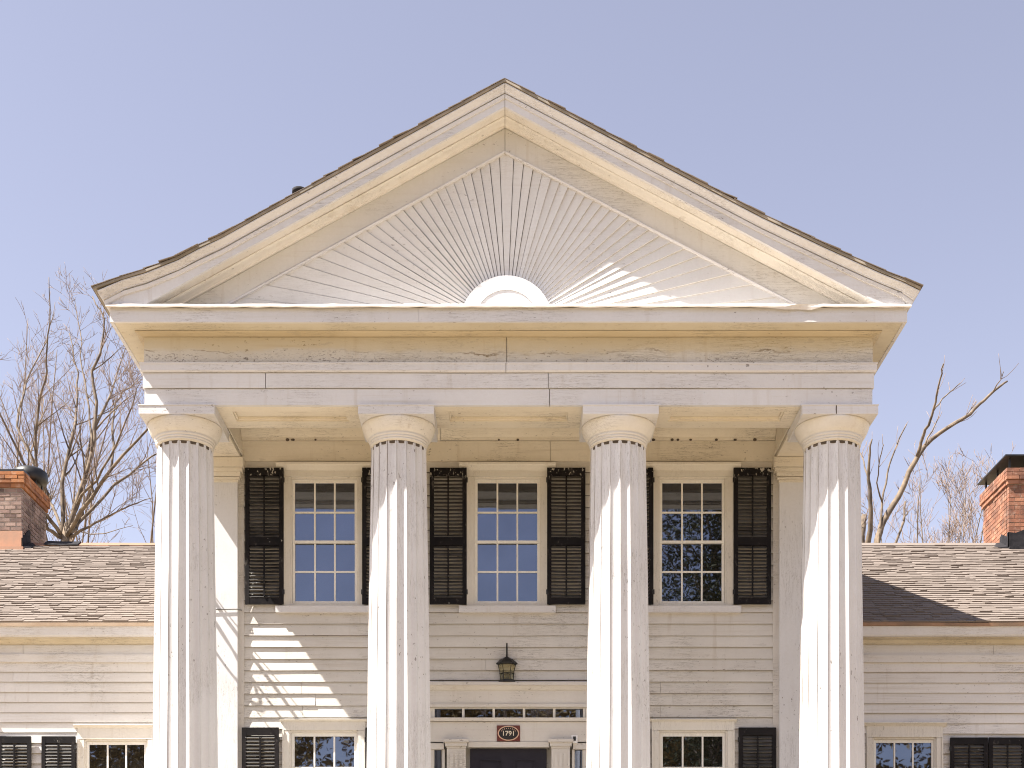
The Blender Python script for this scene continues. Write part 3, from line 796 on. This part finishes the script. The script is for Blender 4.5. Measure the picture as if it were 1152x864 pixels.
# ------------------------------------------------------------------ wings
YE = 3.25
WEND = 12.2
SLOPE = .5
ze0 = Z(700, YE-.03); YRIDGE = 8.8
zr = ze0 + SLOPE*(YRIDGE-YE+.03)
for sgn in (-1, 1):
    xi, xo = sgn*4.34, sgn*WEND
    hol = []
    if sgn < 0:
        wlist = [(X(131, YG), Z(837.6, YG))]; shl = [(47, 85), (-2, 35), (173.5, 212)]
        wlist.append((X(-48, YG), Z(837.6, YG)))
    else:
        wlist = [(X(1017, YG), Z(835.5, YG))]; shl = [(1069, 1111), (1112.3, 1153.5), (920, 961)]
        wlist.append((X(1204, YG), Z(835.5, YG)))
    for xw, ztop in wlist:
        h, _ = window(xw, ztop, ztop-1.62, .80, 4, YG, (.16, .05), head_ext=.05); hol.append(h)
    for (a, b), hs in zip(shl, 'rll' if sgn < 0 else 'lrr'):
        shutter(X(a, YG-.07), X(b, YG-.07), ztop-1.69, Z(828.4 if sgn < 0 else 829.8, YG-.07), YG, mid=.5, tilt=46, hinge=hs)
    cb = clap(min(xi, xo), max(xi, xo), 2.3, Z(745, YG), .1475, YG, hol)
    ww = cb.build('wing_wall', M['wing_siding'], house, mat2=M['grime_shade'])
    k = MB(); k.box(xi*.999, xo, YG+.11, 14.0, 1.8, ze0-.2)
    # gable end triangle
    xg = xo-sgn*.05
    k.strip([[(xg, YG+.1, ze0-.19), (xg, 14.0, ze0-.19), (xg, YRIDGE, zr-.12)], [(xg-sgn*.1, YG+.1, ze0-.19), (xg-sgn*.1, 14.0, ze0-.19), (xg-sgn*.1, YRIDGE, zr-.12)]])
    k.box(xi, xo, YG, YG+.12, 1.9, 2.3)
    k.build('end_wall', M['wing_siding'], ww)
    # eaves: gutter board, soffit, frieze board, moulding
    ev = MB(); a, b = min(xi, xo), max(xi, xo)
    ev.ext_x([(YE, Z(715.5, YE)), (YE-.012, Z(714, YE)), (YE-.03, Z(706.5, YE)), (YE-.035, Z(705, YE)), (YE+.06, Z(704.6, YE)), (YE+.06, Z(715.5, YE))], a, b, 1.3, .004)
    eav = ev.build('eaves', M['trim'], house)
    ef = MB(); zs = Z(715.5, YE)
    ef.ext_x([(YE+.062, zs-.006), (YE+.062, zs+.05), (YG+.1, zs+.05), (YG+.1, zs-.006)], a, b, 1.6, .003)
    ef.ext_x([(YG-.05, Z(726.2, YG)), (YG-.09, zs-.05), (YG-.12, zs-.008), (YG+.02, zs-.008), (YG+.02, Z(726.2, YG))], a, b, 1.6, .003)
    ef.build('soffit', M['frieze2'], eav)
    eb = MB()
    jx = sgn*7.0
    for p, q in ((a, jx-.003), (jx+.003, b)):
        eb.ext_x([(YG-.038, Z(736.8, YG)), (YG-.038, Z(726.4, YG)), (YG+.03, Z(726.4, YG)), (YG+.03, Z(736.8, YG))], p, q, 1.2, .003)
    eb.ext_x([(YG-.048, Z(745.5, YG)), (YG-.052, Z(743, YG)), (YG-.062, Z(739, YG)), (YG-.062, Z(737.2, YG)), (YG+.03, Z(737.2, YG)), (YG+.03, Z(745.5, YG))], a, b, 1.2, .003)
    eb.build('frieze_board', M['trim'], eav)
    dg = MB(); dg.ext_x([(YE-.055, ze0-.055), (YE-.06, ze0-.012), (YE+.1, ze0+.05), (YE+.1, ze0-.055)], a, b, 1.0, .005)
    dg.build('drip_edge', M['drip_tan'] if sgn < 0 else M['drip_rust'], eav)
    # roof deck and three-tab courses
    rd = MB(); rows = []
    for x in (a, b):
        rows.append([(x, YE-.03, ze0-.004), (x, YRIDGE, zr-.004), (x, 14.45, ze0-.004), (x, 14.45, ze0-.06), (x, YRIDGE, zr-.09), (x, YE-.03, ze0-.06)])
    rd.strip(rows); wr = rd.build('wing_roof', M['roofedge'], house)
    tb = MB(); cs, sn = math.cos(math.atan(SLOPE)), math.sin(math.atan(SLOPE)); ln = (YRIDGE-YE+.03)/cs
    nrow = 42; ex = ln/nrow
    for r in range(nrow):
        s0 = r*ex; x = a - random.random()*.3
        while x < b:
            wd = random.uniform(.10, .26); x1 = min(b, x+wd); xs0 = max(a, x)
            if x1 > xs0+.01:
                t = random.uniform(.010, .022) + (.010 if random.random() < .15 else 0); lo = s0-.018-random.uniform(0, .016) if r else s0-.02
                hi = s0+ex*1.35 if r < nrow-1 else s0+ex
                def P(s, n): return (YE-.03+cs*s-sn*n, ze0+sn*s+cs*n)
                prof = [P(lo, .003), P(lo, .008+t), P(hi, .006), P(hi, .001)]
                tb.strip([[(xs0+.001, yy, zz) for yy, zz in prof], [(x1-.001, yy, zz) for yy, zz in prof]])
            x = x1 if x1 >= b else x+wd
    tb.build('shingles', M['shingle'], wr)
    rc = MB(); rc.ext_x([(YRIDGE-.16, zr-.062), (YRIDGE-.16, zr-.045), (YRIDGE, zr+.045), (YRIDGE+.16, zr-.045), (YRIDGE+.16, zr-.062), (YRIDGE, zr+.025)], a, b, .9, .004)
    if sgn < 0:
        dk = MB(); dk.ext_x([(YRIDGE-.20, zr-.06), (YRIDGE-.20, zr-.040), (YRIDGE, zr+.075), (YRIDGE+.18, zr-.040), (YRIDGE+.18, zr-.062), (YRIDGE, zr+.05)], X(53, YRIDGE), X(91, YRIDGE), .25, .01); dk.build('ridge_patch', M['tar'], wr)
    rc.build('ridge_cap', M['copper'] if sgn < 0 else M['shingle'], wr)

# chimneys on the ridges
def bricks(mb, x0, x1, y0, y1, z0, z1, jt=.005):
    """courses of single bricks round a rectangular stack"""
    ch = .076; k = 0; zz = z0
    n = max(1, round((z1-z0)/ch)); ch = (z1-z0)/n
    for k in range(n):
        za, zb = z0+k*ch+jt*.8, z0+(k+1)*ch-jt
        for (p0, p1, axis, fixed, sg) in ((x0, x1, 'x', y0, 1), (x0, x1, 'x', y1, -1), (y0+.10, y1-.10, 'y', x0, 1), (y0+.10, y1-.10, 'y', x1, -1)):
            L_ = p1-p0; m = max(2, round(L_/.215)); off = .5 if (k % 2) else 0.
            edges = sorted(set([0.] + [min(1., max(0., (i+off)/m)) for i in range(m+1)] + [1.]))
            for u0, u1 in zip(edges[:-1], edges[1:]):
                if u1-u0 < .02: continue
                j = random.uniform(-.004, .005)
                q0, q1 = p0+L_*u0+jt, p0+L_*u1-jt
                if axis == 'x': mb.box(q0, q1, fixed-sg*j, fixed+sg*.09, za, zb)
                else: mb.box(fixed-sg*j, fixed+sg*.09, q0, q1, za, zb)
def chimney(name, x0, x1, y0, y1, ztop, mat, capmat, roof_parent, capstyle):
    zbase = zr - .9
    core = MB(); core.box(x0+.012, x1-.012, y0+.012, y1-.012, zbase, ztop-.02); ch = core.build('chimney', M['mortar'], house)
    b = MB(); bricks(b, x0, x1, y0, y1, zbase, ztop-.29, .010 if capstyle == 'fan' else .006); b.build('brickwork', mat, ch)
    c = MB(); 
    bricks(c, x0-.03, x1+.03, y0-.03, y1+.03, ztop-.285, ztop-.21)
    bricks(c, x0-.055, x1+.055, y0-.055, y1+.055, ztop-.205, ztop)
    c.box(x0-.02, x1+.02, y0-.02, y1+.02, ztop-.28, ztop-.012)
    c.build('brick_corbel', capmat, ch)
    f = MB()
    def roofz(y): return ze0 + SLOPE*(min(y, 2*YRIDGE-y)-YE+.03)
    rows = []
    for i in range(9):
        xx = x0-.012+(x1-x0+.024)*i/8; hh = roofz(y0)+.32 + (0 if capstyle == 'fan' else random.uniform(-.06, .05))
        rows.append([(xx, y0-.02, roofz(y0)-.05), (xx, y0-.02, hh), (xx, y0+.01, hh), (xx, y0+.01, roofz(y0)-.05)])
    f.strip(rows)
    f.box(x0-.012, x1+.05, y0-.10, y0-.018, roofz(y0)-.06, roofz(y0)+.02)
    f.build('flashing', M['copper'] if capstyle == 'fan' else M['tar'], ch)
    for xx in (x0, x1):
        f2 = MB(); sg = -1 if xx == x0 else 1; rows = []
        for i in range(15):
            y = y0-.02 + (YRIDGE+.05-y0+.02)*i/14; h = .17 + .05*random.random() + (.10 if i < 3 and capstyle != 'fan' else 0) + (.10*i/14 if capstyle == 'fan' else 0)
            rz = roofz(y); o1 = xx+sg*.014; w_ = sg*(.14+.05*random.random())
            rows.append([(xx-sg*.004, y, rz-.03), (xx-sg*.004, y, rz+h), (o1, y, rz+h), (o1+sg*.008, y, rz+.055), (o1+w_, y, rz+.034), (o1+w_, y, rz-.03)])
        f2.strip(rows); f2.build('tar_skirt', M['tar'], ch)
    m = MB()
    if capstyle == 'fan':
        m.box(x0-.05, x1+.02, y0+.02, y0+.34, ztop+.004, ztop+.06)
        xm, ym = x1-.20, y1-.35
        for dx, dy in ((-.17, -.17), (.17, -.17), (.17, .17), (-.17, .17)): m.box(xm+dx-.012, xm+dx+.012, ym+dy-.012, ym+dy+.012, ztop-.01, ztop+.16)
        m.lathe([(.05, ztop+.14), (.30, ztop+.15), (.33, ztop+.20), (.32, ztop+.34), (.24, ztop+.40), (.03, ztop+.42)], xm, ym, 20)
    else:
        h = .20
        m.strip([[(x0-.08, y0-.08, ztop+h), (x1+.08, y0-.08, ztop+h), (x1+.08, y1+.08, ztop+h), (x0-.08, y1+.08, ztop+h)],
                 [(x0-.08, y0-.08, ztop+h+.025), (x1+.08, y0-.08, ztop+h+.025), (x1+.08, y1+.08, ztop+h+.025), (x0-.08, y1+.08, ztop+h+.025)],
                 [((x0+x1)/2-.25, (y0+y1)/2-.2, ztop+h+.10), ((x0+x1)/2+.25, (y0+y1)/2-.2, ztop+h+.10), ((x0+x1)/2+.25, (y0+y1)/2+.2, ztop+h+.10), ((x0+x1)/2-.25, (y0+y1)/2+.2, ztop+h+.10)]])
        for xx in (x0+.04, x1-.04):
            for yy in (y0+.05, (y0+y1)/2, y1-.05): m.box(xx-.014, xx+.014, yy-.014, yy+.014, ztop-.01, ztop+h)
    m.build('cap', M['black_metal'], ch)
    return ch
yc0 = 8.45
chimney('chimney', X(24.7, yc0)-1.05, X(24.7, yc0), yc0, yc0+1.36, Z(531, yc0), M['brick_dark'], M['brick_orange'], None, 'fan')
chimney('chimney', X(1134.5, yc0), X(1134.5, yc0)+1.05, yc0, yc0+1.36, Z(527, yc0), M['brick_red'], M['brick_red'], None, 'hood')

# ------------------------------------------------------------------ lantern, plaque, bell
lx, ly = X(570.2, YW-.10), YW-.085; lz = Z(767, YW-.13)+.002
lan = thing('porch_lantern', (lx, ly, lz), 'black metal lantern with seeded glass and tall finial standing above the front door', 'lantern')
def hexring(r, zz): return [(lx+r*math.cos(math.pi/3*k), ly+r*.72*math.sin(math.pi/3*k), zz) for k in range(6)]
k = MB(); k.strip([hexring(.110, lz), hexring(.110, lz+.022), hexring(.092, lz+.024), hexring(.092, lz+.034)]); k.build('base', M['black_metal'], lan)
k = MB(); k.strip([hexring(.082, lz+.036), hexring(.092, lz+.15), hexring(.115, lz+.235)]); k.build('lamp_glass', M['lamp_glass'], lan)
k = MB()
for q in range(6):
    a = math.pi/3*q; P = lambda r, zz: (lx+r*math.cos(a), ly+r*.72*math.sin(a), zz)
    k.tube([P(.086, lz+.034), P(.095, lz+.15), P(.119, lz+.236)], [.006]*3, 4, False)
for r, h in ((.097, .112), (.118, .233)):
    ring = hexring(r, lz+h); k.tube(ring+[ring[0]], [.006]*7, 4, False)
k.build('cage', M['black_metal'], lan)
k = MB(); k.strip([hexring(.14, lz+.238), hexring(.142, lz+.252), hexring(.085, lz+.30), hexring(.02, lz+.335)]); k.build('roof_cap', M['black_metal'], lan)
k = MB(); k.tube([(lx, ly, lz+.325), (lx, ly, lz+.45), (lx, ly, lz+.515)], [.012, .011, .010], 8); k.build('finial', M['black_metal'], lan)
k = MB(); k.tube([(lx, ly, lz+.03), (lx, ly, lz+.13)], [.026, .024], 8); k.build('lamp_socket', M['black_metal'], lan)

px_, py_ = X(572, YW-.06), Z(825, YW-.06)
plq = thing('date_plaque', (px_, YW-.05, py_), 'small red and black oval date plaque reading 1791 on the board over the door', 'plaque')
k = MB(); hw_, hh_ = .152, .105; k.box(px_-hw_, px_+hw_, YW-.060, YW-.042, py_-hh_, py_+hh_); k.build('backing', M['plaque_red'], plq)
def ell(rx, rz, y, n=48): return [(px_+rx*math.cos(2*math.pi*i/n), y, py_+rz*math.sin(2*math.pi*i/n)) for i in range(n)]
k = MB(); k.strip([ell(.125, .085, YW-.059), ell(.125, .085, YW-.066)]); k.build('oval_panel', M['plaque_black'], plq)
k = MB(); k.strip([ell(.141, .098, YW-.059), ell(.141, .098, YW-.071), ell(.126, .086, YW-.071), ell(.126, .086, YW-.059)], caps=False); k.build('oval_rim', M['gilt'], plq)
cu = bpy.data.curves.new('date', 'FONT'); cu.body = '1791'; cu.align_x = 'CENTER'; cu.align_y = 'CENTER'; cu.size = .088; cu.extrude = .003; cu.offset = .0012
to = bpy.data.objects.new('date_text', cu); C.objects.link(to)
dg_ = bpy.context.evaluated_depsgraph_get(); me = bpy.data.meshes.new_from_object(to.evaluated_get(dg_)); bpy.data.objects.remove(to)
me.name = 'date_numerals'; me.materials.clear(); me.materials.append(M['ivory'])
me.transform(Matrix.Rotation(R(90), 4, 'X'))
dn = bpy.data.objects.new('date_numerals', me); C.objects.link(dn); dn.parent = plq; dn.location = (0, -.0185, -.004)
k = MB()
for i in range(9):                                       # worn, unreadable lettering round the top of the oval
    a = R(28 + i*15.5); r1, r2 = .102, .066
    k.box(px_+r1*math.cos(a)-.0045, px_+r1*math.cos(a)+.0045, YW-.068, YW-.063, py_+r2*math.sin(a)-.006, py_+r2*math.sin(a)+.006)
k.build('worn_lettering', M['gilt'], plq)

bx, bz = X(646.3, YW-.05), Z(831.5, YW-.05)
bell = thing('door_bell', (bx, YW-.045, bz), 'small white door chime box with black face beside the entrance top right', 'door bell')
k = MB(); k.box(bx-.040, bx+.040, YW-.066, YW-.041, bz-.055, bz+.05); k.build('housing', M['white_plastic'], bell)
k = MB(); k.box(bx-.019, bx+.017, YW-.071, YW-.064, bz-.024, bz+.032); k.build('face', M['black_metal'], bell)

# ------------------------------------------------------------------ trees
def rv(s=1.): return Vector((random.uniform(-s, s), random.uniform(-s, s), random.uniform(-s, s)))
def sprout(limbs, twigs, pts, r0, r1, n, lr, level, up=.35, tmin=.25, minr=.0045, spread=.75):
    """side shoots along a limb, each a little shorter towards the tip"""
    m = len(pts)-1
    for _ in range(n):
        t = tmin + (1-tmin)*random.random(); i = min(m-1, int(t*m)); u = t*m-i
        p = pts[i].lerp(pts[i+1], u); tan = (pts[i+1]-pts[i]).normalized()
        q = rv(); q = q - tan*q.dot(tan)
        if q.length < .05: continue
        d = (tan*.8 + q.normalized()*spread + Vector((0, 0, up))).normalized()
        ln = random.uniform(*lr)*(1.1-.75*t); r = max(minr, (r0+(r1-r0)*t)*.5)
        k = 4; pp = [p.copy()]; dd = d.copy()
        for s in range(k):
            dd = (dd + Vector((0, 0, up*.35)) + rv(.16)).normalized(); pp.append(pp[-1]+dd*ln/k)
        rr = [r + (max(minr*.7, r*.25)-r)*s/k for s in range(k+1)]
        (limbs if r > .016 else twigs).tube(pp, rr, 4 if r > .016 else 3)
        if level > 0:
            sprout(limbs, twigs, pp, r, r*.25, random.randint(2, 4), (lr[0]*.5, lr[1]*.5), level-1, up*.8, .2, minr, spread)
def finish(tr, limbs, twigs, bark, twig):
    limbs.build('trunk', bark, tr, fix=False); twigs.build('crown', twig, tr, fix=False)
def P3(px, py, y): return Vector((X(px, y), y, Z(py, y)))

# the big many-limbed tree behind the left wing: limbs traced, the rest grown on them
YTR = 17.0
t1 = thing('bare_tree', (X(70, YTR), YTR, 1.9), 'large bare tree with fanned pale limbs rising behind the left chimney and wing roof', 'tree')
lm, tw = MB(), MB(); base = P3(72, 606, YTR)
lm.tube([Vector((base.x, YTR, 1.9)), Vector((base.x+.1, YTR, 6)), base + Vector((0, 0, -.6)), base + Vector((.05, 0, .4))], [.36, .28, .20, .03], 9)
LB = [([(72,604),(70,545),(83,480),(86,455),(88,420),(78,375)], .10, 1.0), ([(70,606),(55,595),(45,560),(39,485),(48,437),(53,406),(56,364),(55,312)], .085, -1.2),
      ([(74,602),(86,566),(104,506),(109,470),(104,416),(115,390),(117,359),(104,333)], .11, .4), ([(76,602),(91,576),(125,527),(167,480),(185,460)], .10, -1.5),
      ([(78,603),(88,590),(130,545),(172,514),(190,498)], .09, .8), ([(80,604),(90,597),(117,584),(146,568),(172,560)], .07, -.8),
      ([(74,600),(92,556),(104,485),(122,447),(130,427),(143,385)], .095, 1.6), ([(125,527),(128,490),(128,453),(145,436),(161,421)], .06, 1.2),
      ([(72,602),(60,570),(31,527),(42,480),(60,440)], .07, 1.8), ([(70,604),(50,575),(28,520),(0,468),(-18,420)], .085, -1.0),
      ([(55,560),(20,480),(29,427),(51,385),(62,340)], .06, 2.2), ([(86,566),(108,540),(132,500),(150,455),(158,430)], .06, -2.2), ([(104,506),(100,460),(92,415),(90,370),(84,335)], .05, 1.5)]
for pl_, r, dy in LB:
    pts = [P3(a, b, YTR + dy*i/(len(pl_)-1)*1.6) for i, (a, b) in enumerate(pl_)]
    # soften the traced line
    q = []
    for i in range(len(pts)-1):
        for s in range(3): q.append(pts[i].lerp(pts[i+1], s/3) + rv(.03))
    q.append(pts[-1])
    r *= .62; rr = [r*(1-.82*i/(len(q)-1)) for i in range(len(q))]
    lm.tube(q, rr, 6); sprout(lm, tw, q, r, r*.2, 11, (.8, 2.1), 2, .22, .18, .0052)
finish(t1, lm, tw, M['pale_bark'], M['twig'])

def wild_tree(name, px, y, ztop, nlimb, spread, label, bark, twig, n1=14, r0=.22, group=None, minr=.006, lvl=2, fork=.35, x=None):
    x = X(px, y) if x is None else x; b = Vector((x, y, 1.9 if y > 0 else 0)); tr = thing(name, b, label, 'tree', group)
    lm, tw = MB(), MB(); H = ztop-1.9; r0 *= .75
    f = b + Vector((random.uniform(-.3, .3), 0, H*fork)); lm.tube([b, b.lerp(f, .5)+rv(.1), f], [r0, r0*.8, r0*.65], 8)
    for k in range(nlimb):
        a = 2*math.pi*k/nlimb + random.uniform(-.4, .4); d = Vector((math.cos(a)*spread, math.sin(a)*spread, 1)).normalized()
        ln = H*(1-fork)*random.uniform(.8, 1.02); pts = [f.copy()]; dd = d
        for s in range(7):
            dd = (dd + Vector((0, 0, .13)) + rv(.10)).normalized(); pts.append(pts[-1]+dd*ln/7)
        r = r0*random.uniform(.3, .48); rr = [r*(1-.85*i/7) for i in range(8)]
        lm.tube(pts, rr, 6); sprout(lm, tw, pts, r, r*.2, n1, (H*.09, H*.2), lvl, .35, .2, minr)
    finish(tr, lm, tw, bark, twig); return tr
wild_tree('bare_tree', 0, 24, Z(345, 24), 8, .42, 'tall bare tree with pinkish buds at the far left edge', M['bark'], M['twig'], 11, group='bare trees behind the house')
wild_tree('bare_tree', 48, 27, Z(405, 27), 7, .28, 'slender bare tree with pinkish twigs rising behind the large pale limbed tree', M['bark'], M['twig'], 9, group='bare trees behind the house')
wild_tree('bare_tree', 128, 30, Z(400, 30), 7, .38, 'low bare tree with reddish twigs between the pale limbed tree and the leftmost column', M['bark'], M['twig'], 10, group='bare trees behind the house')

# the lopped tree on the right
YD = 15.0
t2 = thing('lopped_tree', (X(985, YD), YD, 1.9), 'lopped bare tree with one long leaning limb beside the rightmost column', 'tree')
lm, tw = MB(), MB()
DB = [([(985,640),(987,606),(994,585),(1011,559),(1029,518),(1039.5,502),(1065.5,481),(1091,466),(1107,450),(1124,434),(1133,429)], .125, .03, 1.5),
      ([(1031,514),(1039.5,489),(1046,473),(1052.5,452.6),(1057.7,427.5),(1061.6,409)], .06, .018, -1.2), ([(1049,463),(1060,450),(1080,431)], .03, .014, .8), ([(1118,440),(1124,430),(1129,418)], .022, .01, -.4),
      ([(976,640),(977,611),(979.6,590),(978,549),(977,518),(981,494)], .12, .022, -.8), ([(978,549),(973,525),(967,508)], .035, .016, .6), ([(988,620),(990,590),(992.6,564),(998,533),(1008,502),(1020,477)], .05, .018, 1.0),
      ([(992,566),(987,542),(990,515),(994,500)], .028, .012, -1.), ([(1006,640),(1008,611),(1017,585),(1018.7,564)], .05, .03, .4), ([(1017,585),(1021,575)], .03, .02, .2), ([(1040,500),(1052,478),(1056,468)], .03, .014, .6),
      ([(1066,481),(1085,470),(1098,452)], .02, .009, .5), ([(966,640),(970,600),(972,580)], .13, .08, .3)]
for pl_, ra, rb, dy in DB:
    pts = [P3(a, b, YD + dy*i/(len(pl_)-1)) for i, (a, b) in enumerate(pl_)]
    q = []
    for i in range(len(pts)-1):
        for s in range(3): q.append(pts[i].lerp(pts[i+1], s/3) + rv(.018))
    q.append(pts[-1]); n_ = len(q)-1
    ra *= .66; rb *= .75; lm.tube(q, [ra+(rb-ra)*i/n_ for i in range(n_+1)], 7); sprout(lm, tw, q, ra*.35, rb*.4, 3, (.4, 1.0), 0, .4, .5, .008)
lm.tube([Vector((X(984, YD), YD, 1.9)), Vector((X(984, YD), YD, 6)), P3(982, 640, YD), P3(985, 612, YD)], [.34, .3, .25, .10], 9)
finish(t2, lm, tw, M['pale_bark'], M['twig'])
wild_tree('bare_tree', 1048, 22, Z(520, 22), 8, .40, 'fine twigged bare tree between the lopped tree and the red brick chimney', M['pale_bark'], M['twig'], 13, .16, 'bare trees behind the house', .0065, fork=.5)
wild_tree('bare_tree', 1092, 25, Z(532, 25), 6, .30, 'thin bare tree with upright twigs just behind the red brick chimney', M['pale_bark'], M['twig'], 11, .14, 'bare trees behind the house', .0065, fork=.5)

# cables on the corner of the house, hidden by the end column; their shadows fall on the pilaster and the wall
scx = -4.47
sc_ = thing('service_cable', (scx, 1.5, CAMZ+5.0), 'thin grey service cables fixed to the pilaster behind the leftmost column', 'cable')
k = MB()
k.tube([(-4.28, YW-.101, CAMZ+4.86), (-4.0, YW-.101, CAMZ+4.853), (-3.575, YW-.10, CAMZ+4.86), (-3.53, YW-.045, CAMZ+4.86)], [.007]*4, 6); k.build('wall_run', M['cable'], sc_)
for zc_, r_, dz_ in ((5.64, .015, .05), (5.95, .024, .0), (6.15, .008, -.22), (5.30, .007, .03)):
    k = MB(); n_ = 8; k.tube([(scx+.03*math.sin(i), 1.13+.70*i/n_, CAMZ+zc_-.05*math.sin(math.pi*i/n_)+dz_*i/n_) for i in range(n_+1)], [r_]*(n_+1), 6); k.build('cable_run', M['cable'], sc_)
k = MB(); k.tube([(scx, 1.55+.16*math.cos(a_/10), CAMZ+5.42+.2*math.sin(a_/10)) for a_ in range(0, 50)], [.016]*50, 6); k.build('drip_loop', M['cable'], sc_)
k = MB(); k.box(-4.48, -4.345, 1.76, 1.84, CAMZ+4.75, CAMZ+6.25); k.build('mounting_board', M['column'], sc_)

# bare tree across the road, mirrored low in the middle upper window
wild_tree('roadside_tree', None, -38, 17.0, 10, .6, 'bare roadside tree mirrored low in the middle upper window', M['bark'], M['twig'], 8, .26, None, .010, x=-1.0)

# leafy tree across the road, seen in the right-hand window's glass, and the woods along the far side
def leaf_cloud(mb, c, rad, n, s, flat=1.):
    for _ in range(n):
        while True:
            p = rv(); 
            if .25 < p.length < 1: break
        p = Vector((p.x*rad[0], p.y*rad[1], p.z*rad[2])) + c; u = rv().normalized()*s*random.uniform(.6, 1.3); v = u.cross(rv()).normalized()*s*random.uniform(.5, 1.)
        mb.add([p-u, p+v*.6, p+u, p-v*.6], [(0,1,2,3)])
t4 = thing('leafy_tree', (8.6, -36, 0), 'dark leafy tree across the road mirrored in the right upper window', 'tree')
lm, tw = MB(), MB(); lm.tube([Vector((8.6, -36, 0)), Vector((8.5, -36, 5)), Vector((8.7, -36, 13))], [.5, .4, .15], 9)
for _ in range(115):
    a = random.uniform(0, 2*math.pi); rr_ = random.uniform(.3, 4.2); h = random.uniform(6.5, 22.5); k_ = math.sqrt(max(.05, 1-((h-13)/10)**2))
    c = Vector((8.9+math.cos(a)*rr_*k_, -36+math.sin(a)*rr_*k_, h)); leaf_cloud(tw, c, (1.4, 1.4, 1.0), 480, .085)
    lm.tube([Vector((8.6, -36, max(4, h-3))), c], [.08, .02], 4)
lm.build('trunk', M['bark'], t4, fix=False); tw.build('crown', M['leaf'], t4, fix=False)
wd = MB()
for k in range(30):
    x = -46 + 92*(k+random.random())/30; y = -58+random.uniform(-12, 6); H = random.uniform(18.5, 22)
    wd.tube([Vector((x, y, -.2)), Vector((x+random.uniform(-.4, .4), y, H*.7))], [.22, .06], 5)
    for _ in range(24):
        c = Vector((x+random.uniform(-2.4, 2.4), y+random.uniform(-2, 2), H*random.uniform(.10, .95))); leaf_cloud(wd, c, (2.0, 2.0, 1.6), 380, .20)
        wd.tube([Vector((x, y, max(1, c.z-2.5))), c+Vector((0, 0, 1))], [.05, .015], 3)
tag(wd.build('woods', M['woods'], None, fix=False), 'brown budding woods along the far side of the road', 'woods', kind='stuff')

# ------------------------------------------------------------------ light, sky, camera
PHI, EL = R(70), R(55)           # the sun stands to the left, nearly along the front
sd = Vector((-math.sin(PHI)*math.cos(EL), -math.cos(PHI)*math.cos(EL), math.sin(EL)))
sun = bpy.data.lights.new('sun', 'SUN'); sun.energy = 5.0; sun.angle = R(.53); sun.color = (1, .95, .87)
so = bpy.data.objects.new('sun', sun); C.objects.link(so); so.rotation_euler = (-sd).to_track_quat('-Z', 'Y').to_euler(); so.location = sd*60
wo = bpy.data.worlds.new('World'); SC.world = wo; wo.use_nodes = True; nt = wo.node_tree
sky = nt.nodes.new('ShaderNodeTexSky'); sky.sky_type = 'NISHITA'; sky.sun_disc = False; sky.sun_elevation = EL
sky.sun_rotation = math.atan2(sd.x, sd.y); sky.altitude = 100; sky.air_density = 1.0; sky.dust_density = 1.0; sky.ozone_density = 2.5
hs_ = nt.nodes.new('ShaderNodeHueSaturation'); hs_.inputs['Saturation'].default_value = .54; hs_.inputs['Hue'].default_value = .524
nt.links.new(sky.outputs[0], hs_.inputs['Color']); nt.links.new(hs_.outputs[0], nt.nodes['Background'].inputs['Color']); nt.nodes['Background'].inputs['Strength'].default_value = .072

cam = bpy.data.cameras.new('camera'); cam.lens = 50; cam.sensor_width = 36; cam.sensor_fit = 'HORIZONTAL'
cam.shift_x = (576-CX)/1152; cam.shift_y = (HZ-432)/1152; cam.clip_end = 3000; cam.clip_start = .1
co = bpy.data.objects.new('camera', cam); C.objects.link(co); co.location = (0, CAMY, CAMZ); co.rotation_euler = (R(90), 0, 0); SC.camera = co
SC.view_settings.view_transform = 'Standard'; SC.view_settings.look = 'None'; SC.view_settings.gamma = 1; SC.view_settings.use_curve_mapping = False
SC.view_settings.exposure = 1.6
SC.cycles.filter_width = 1.05; SC.cycles.max_bounces = 8; SC.cycles.diffuse_bounces = 5; SC.cycles.use_denoising = True
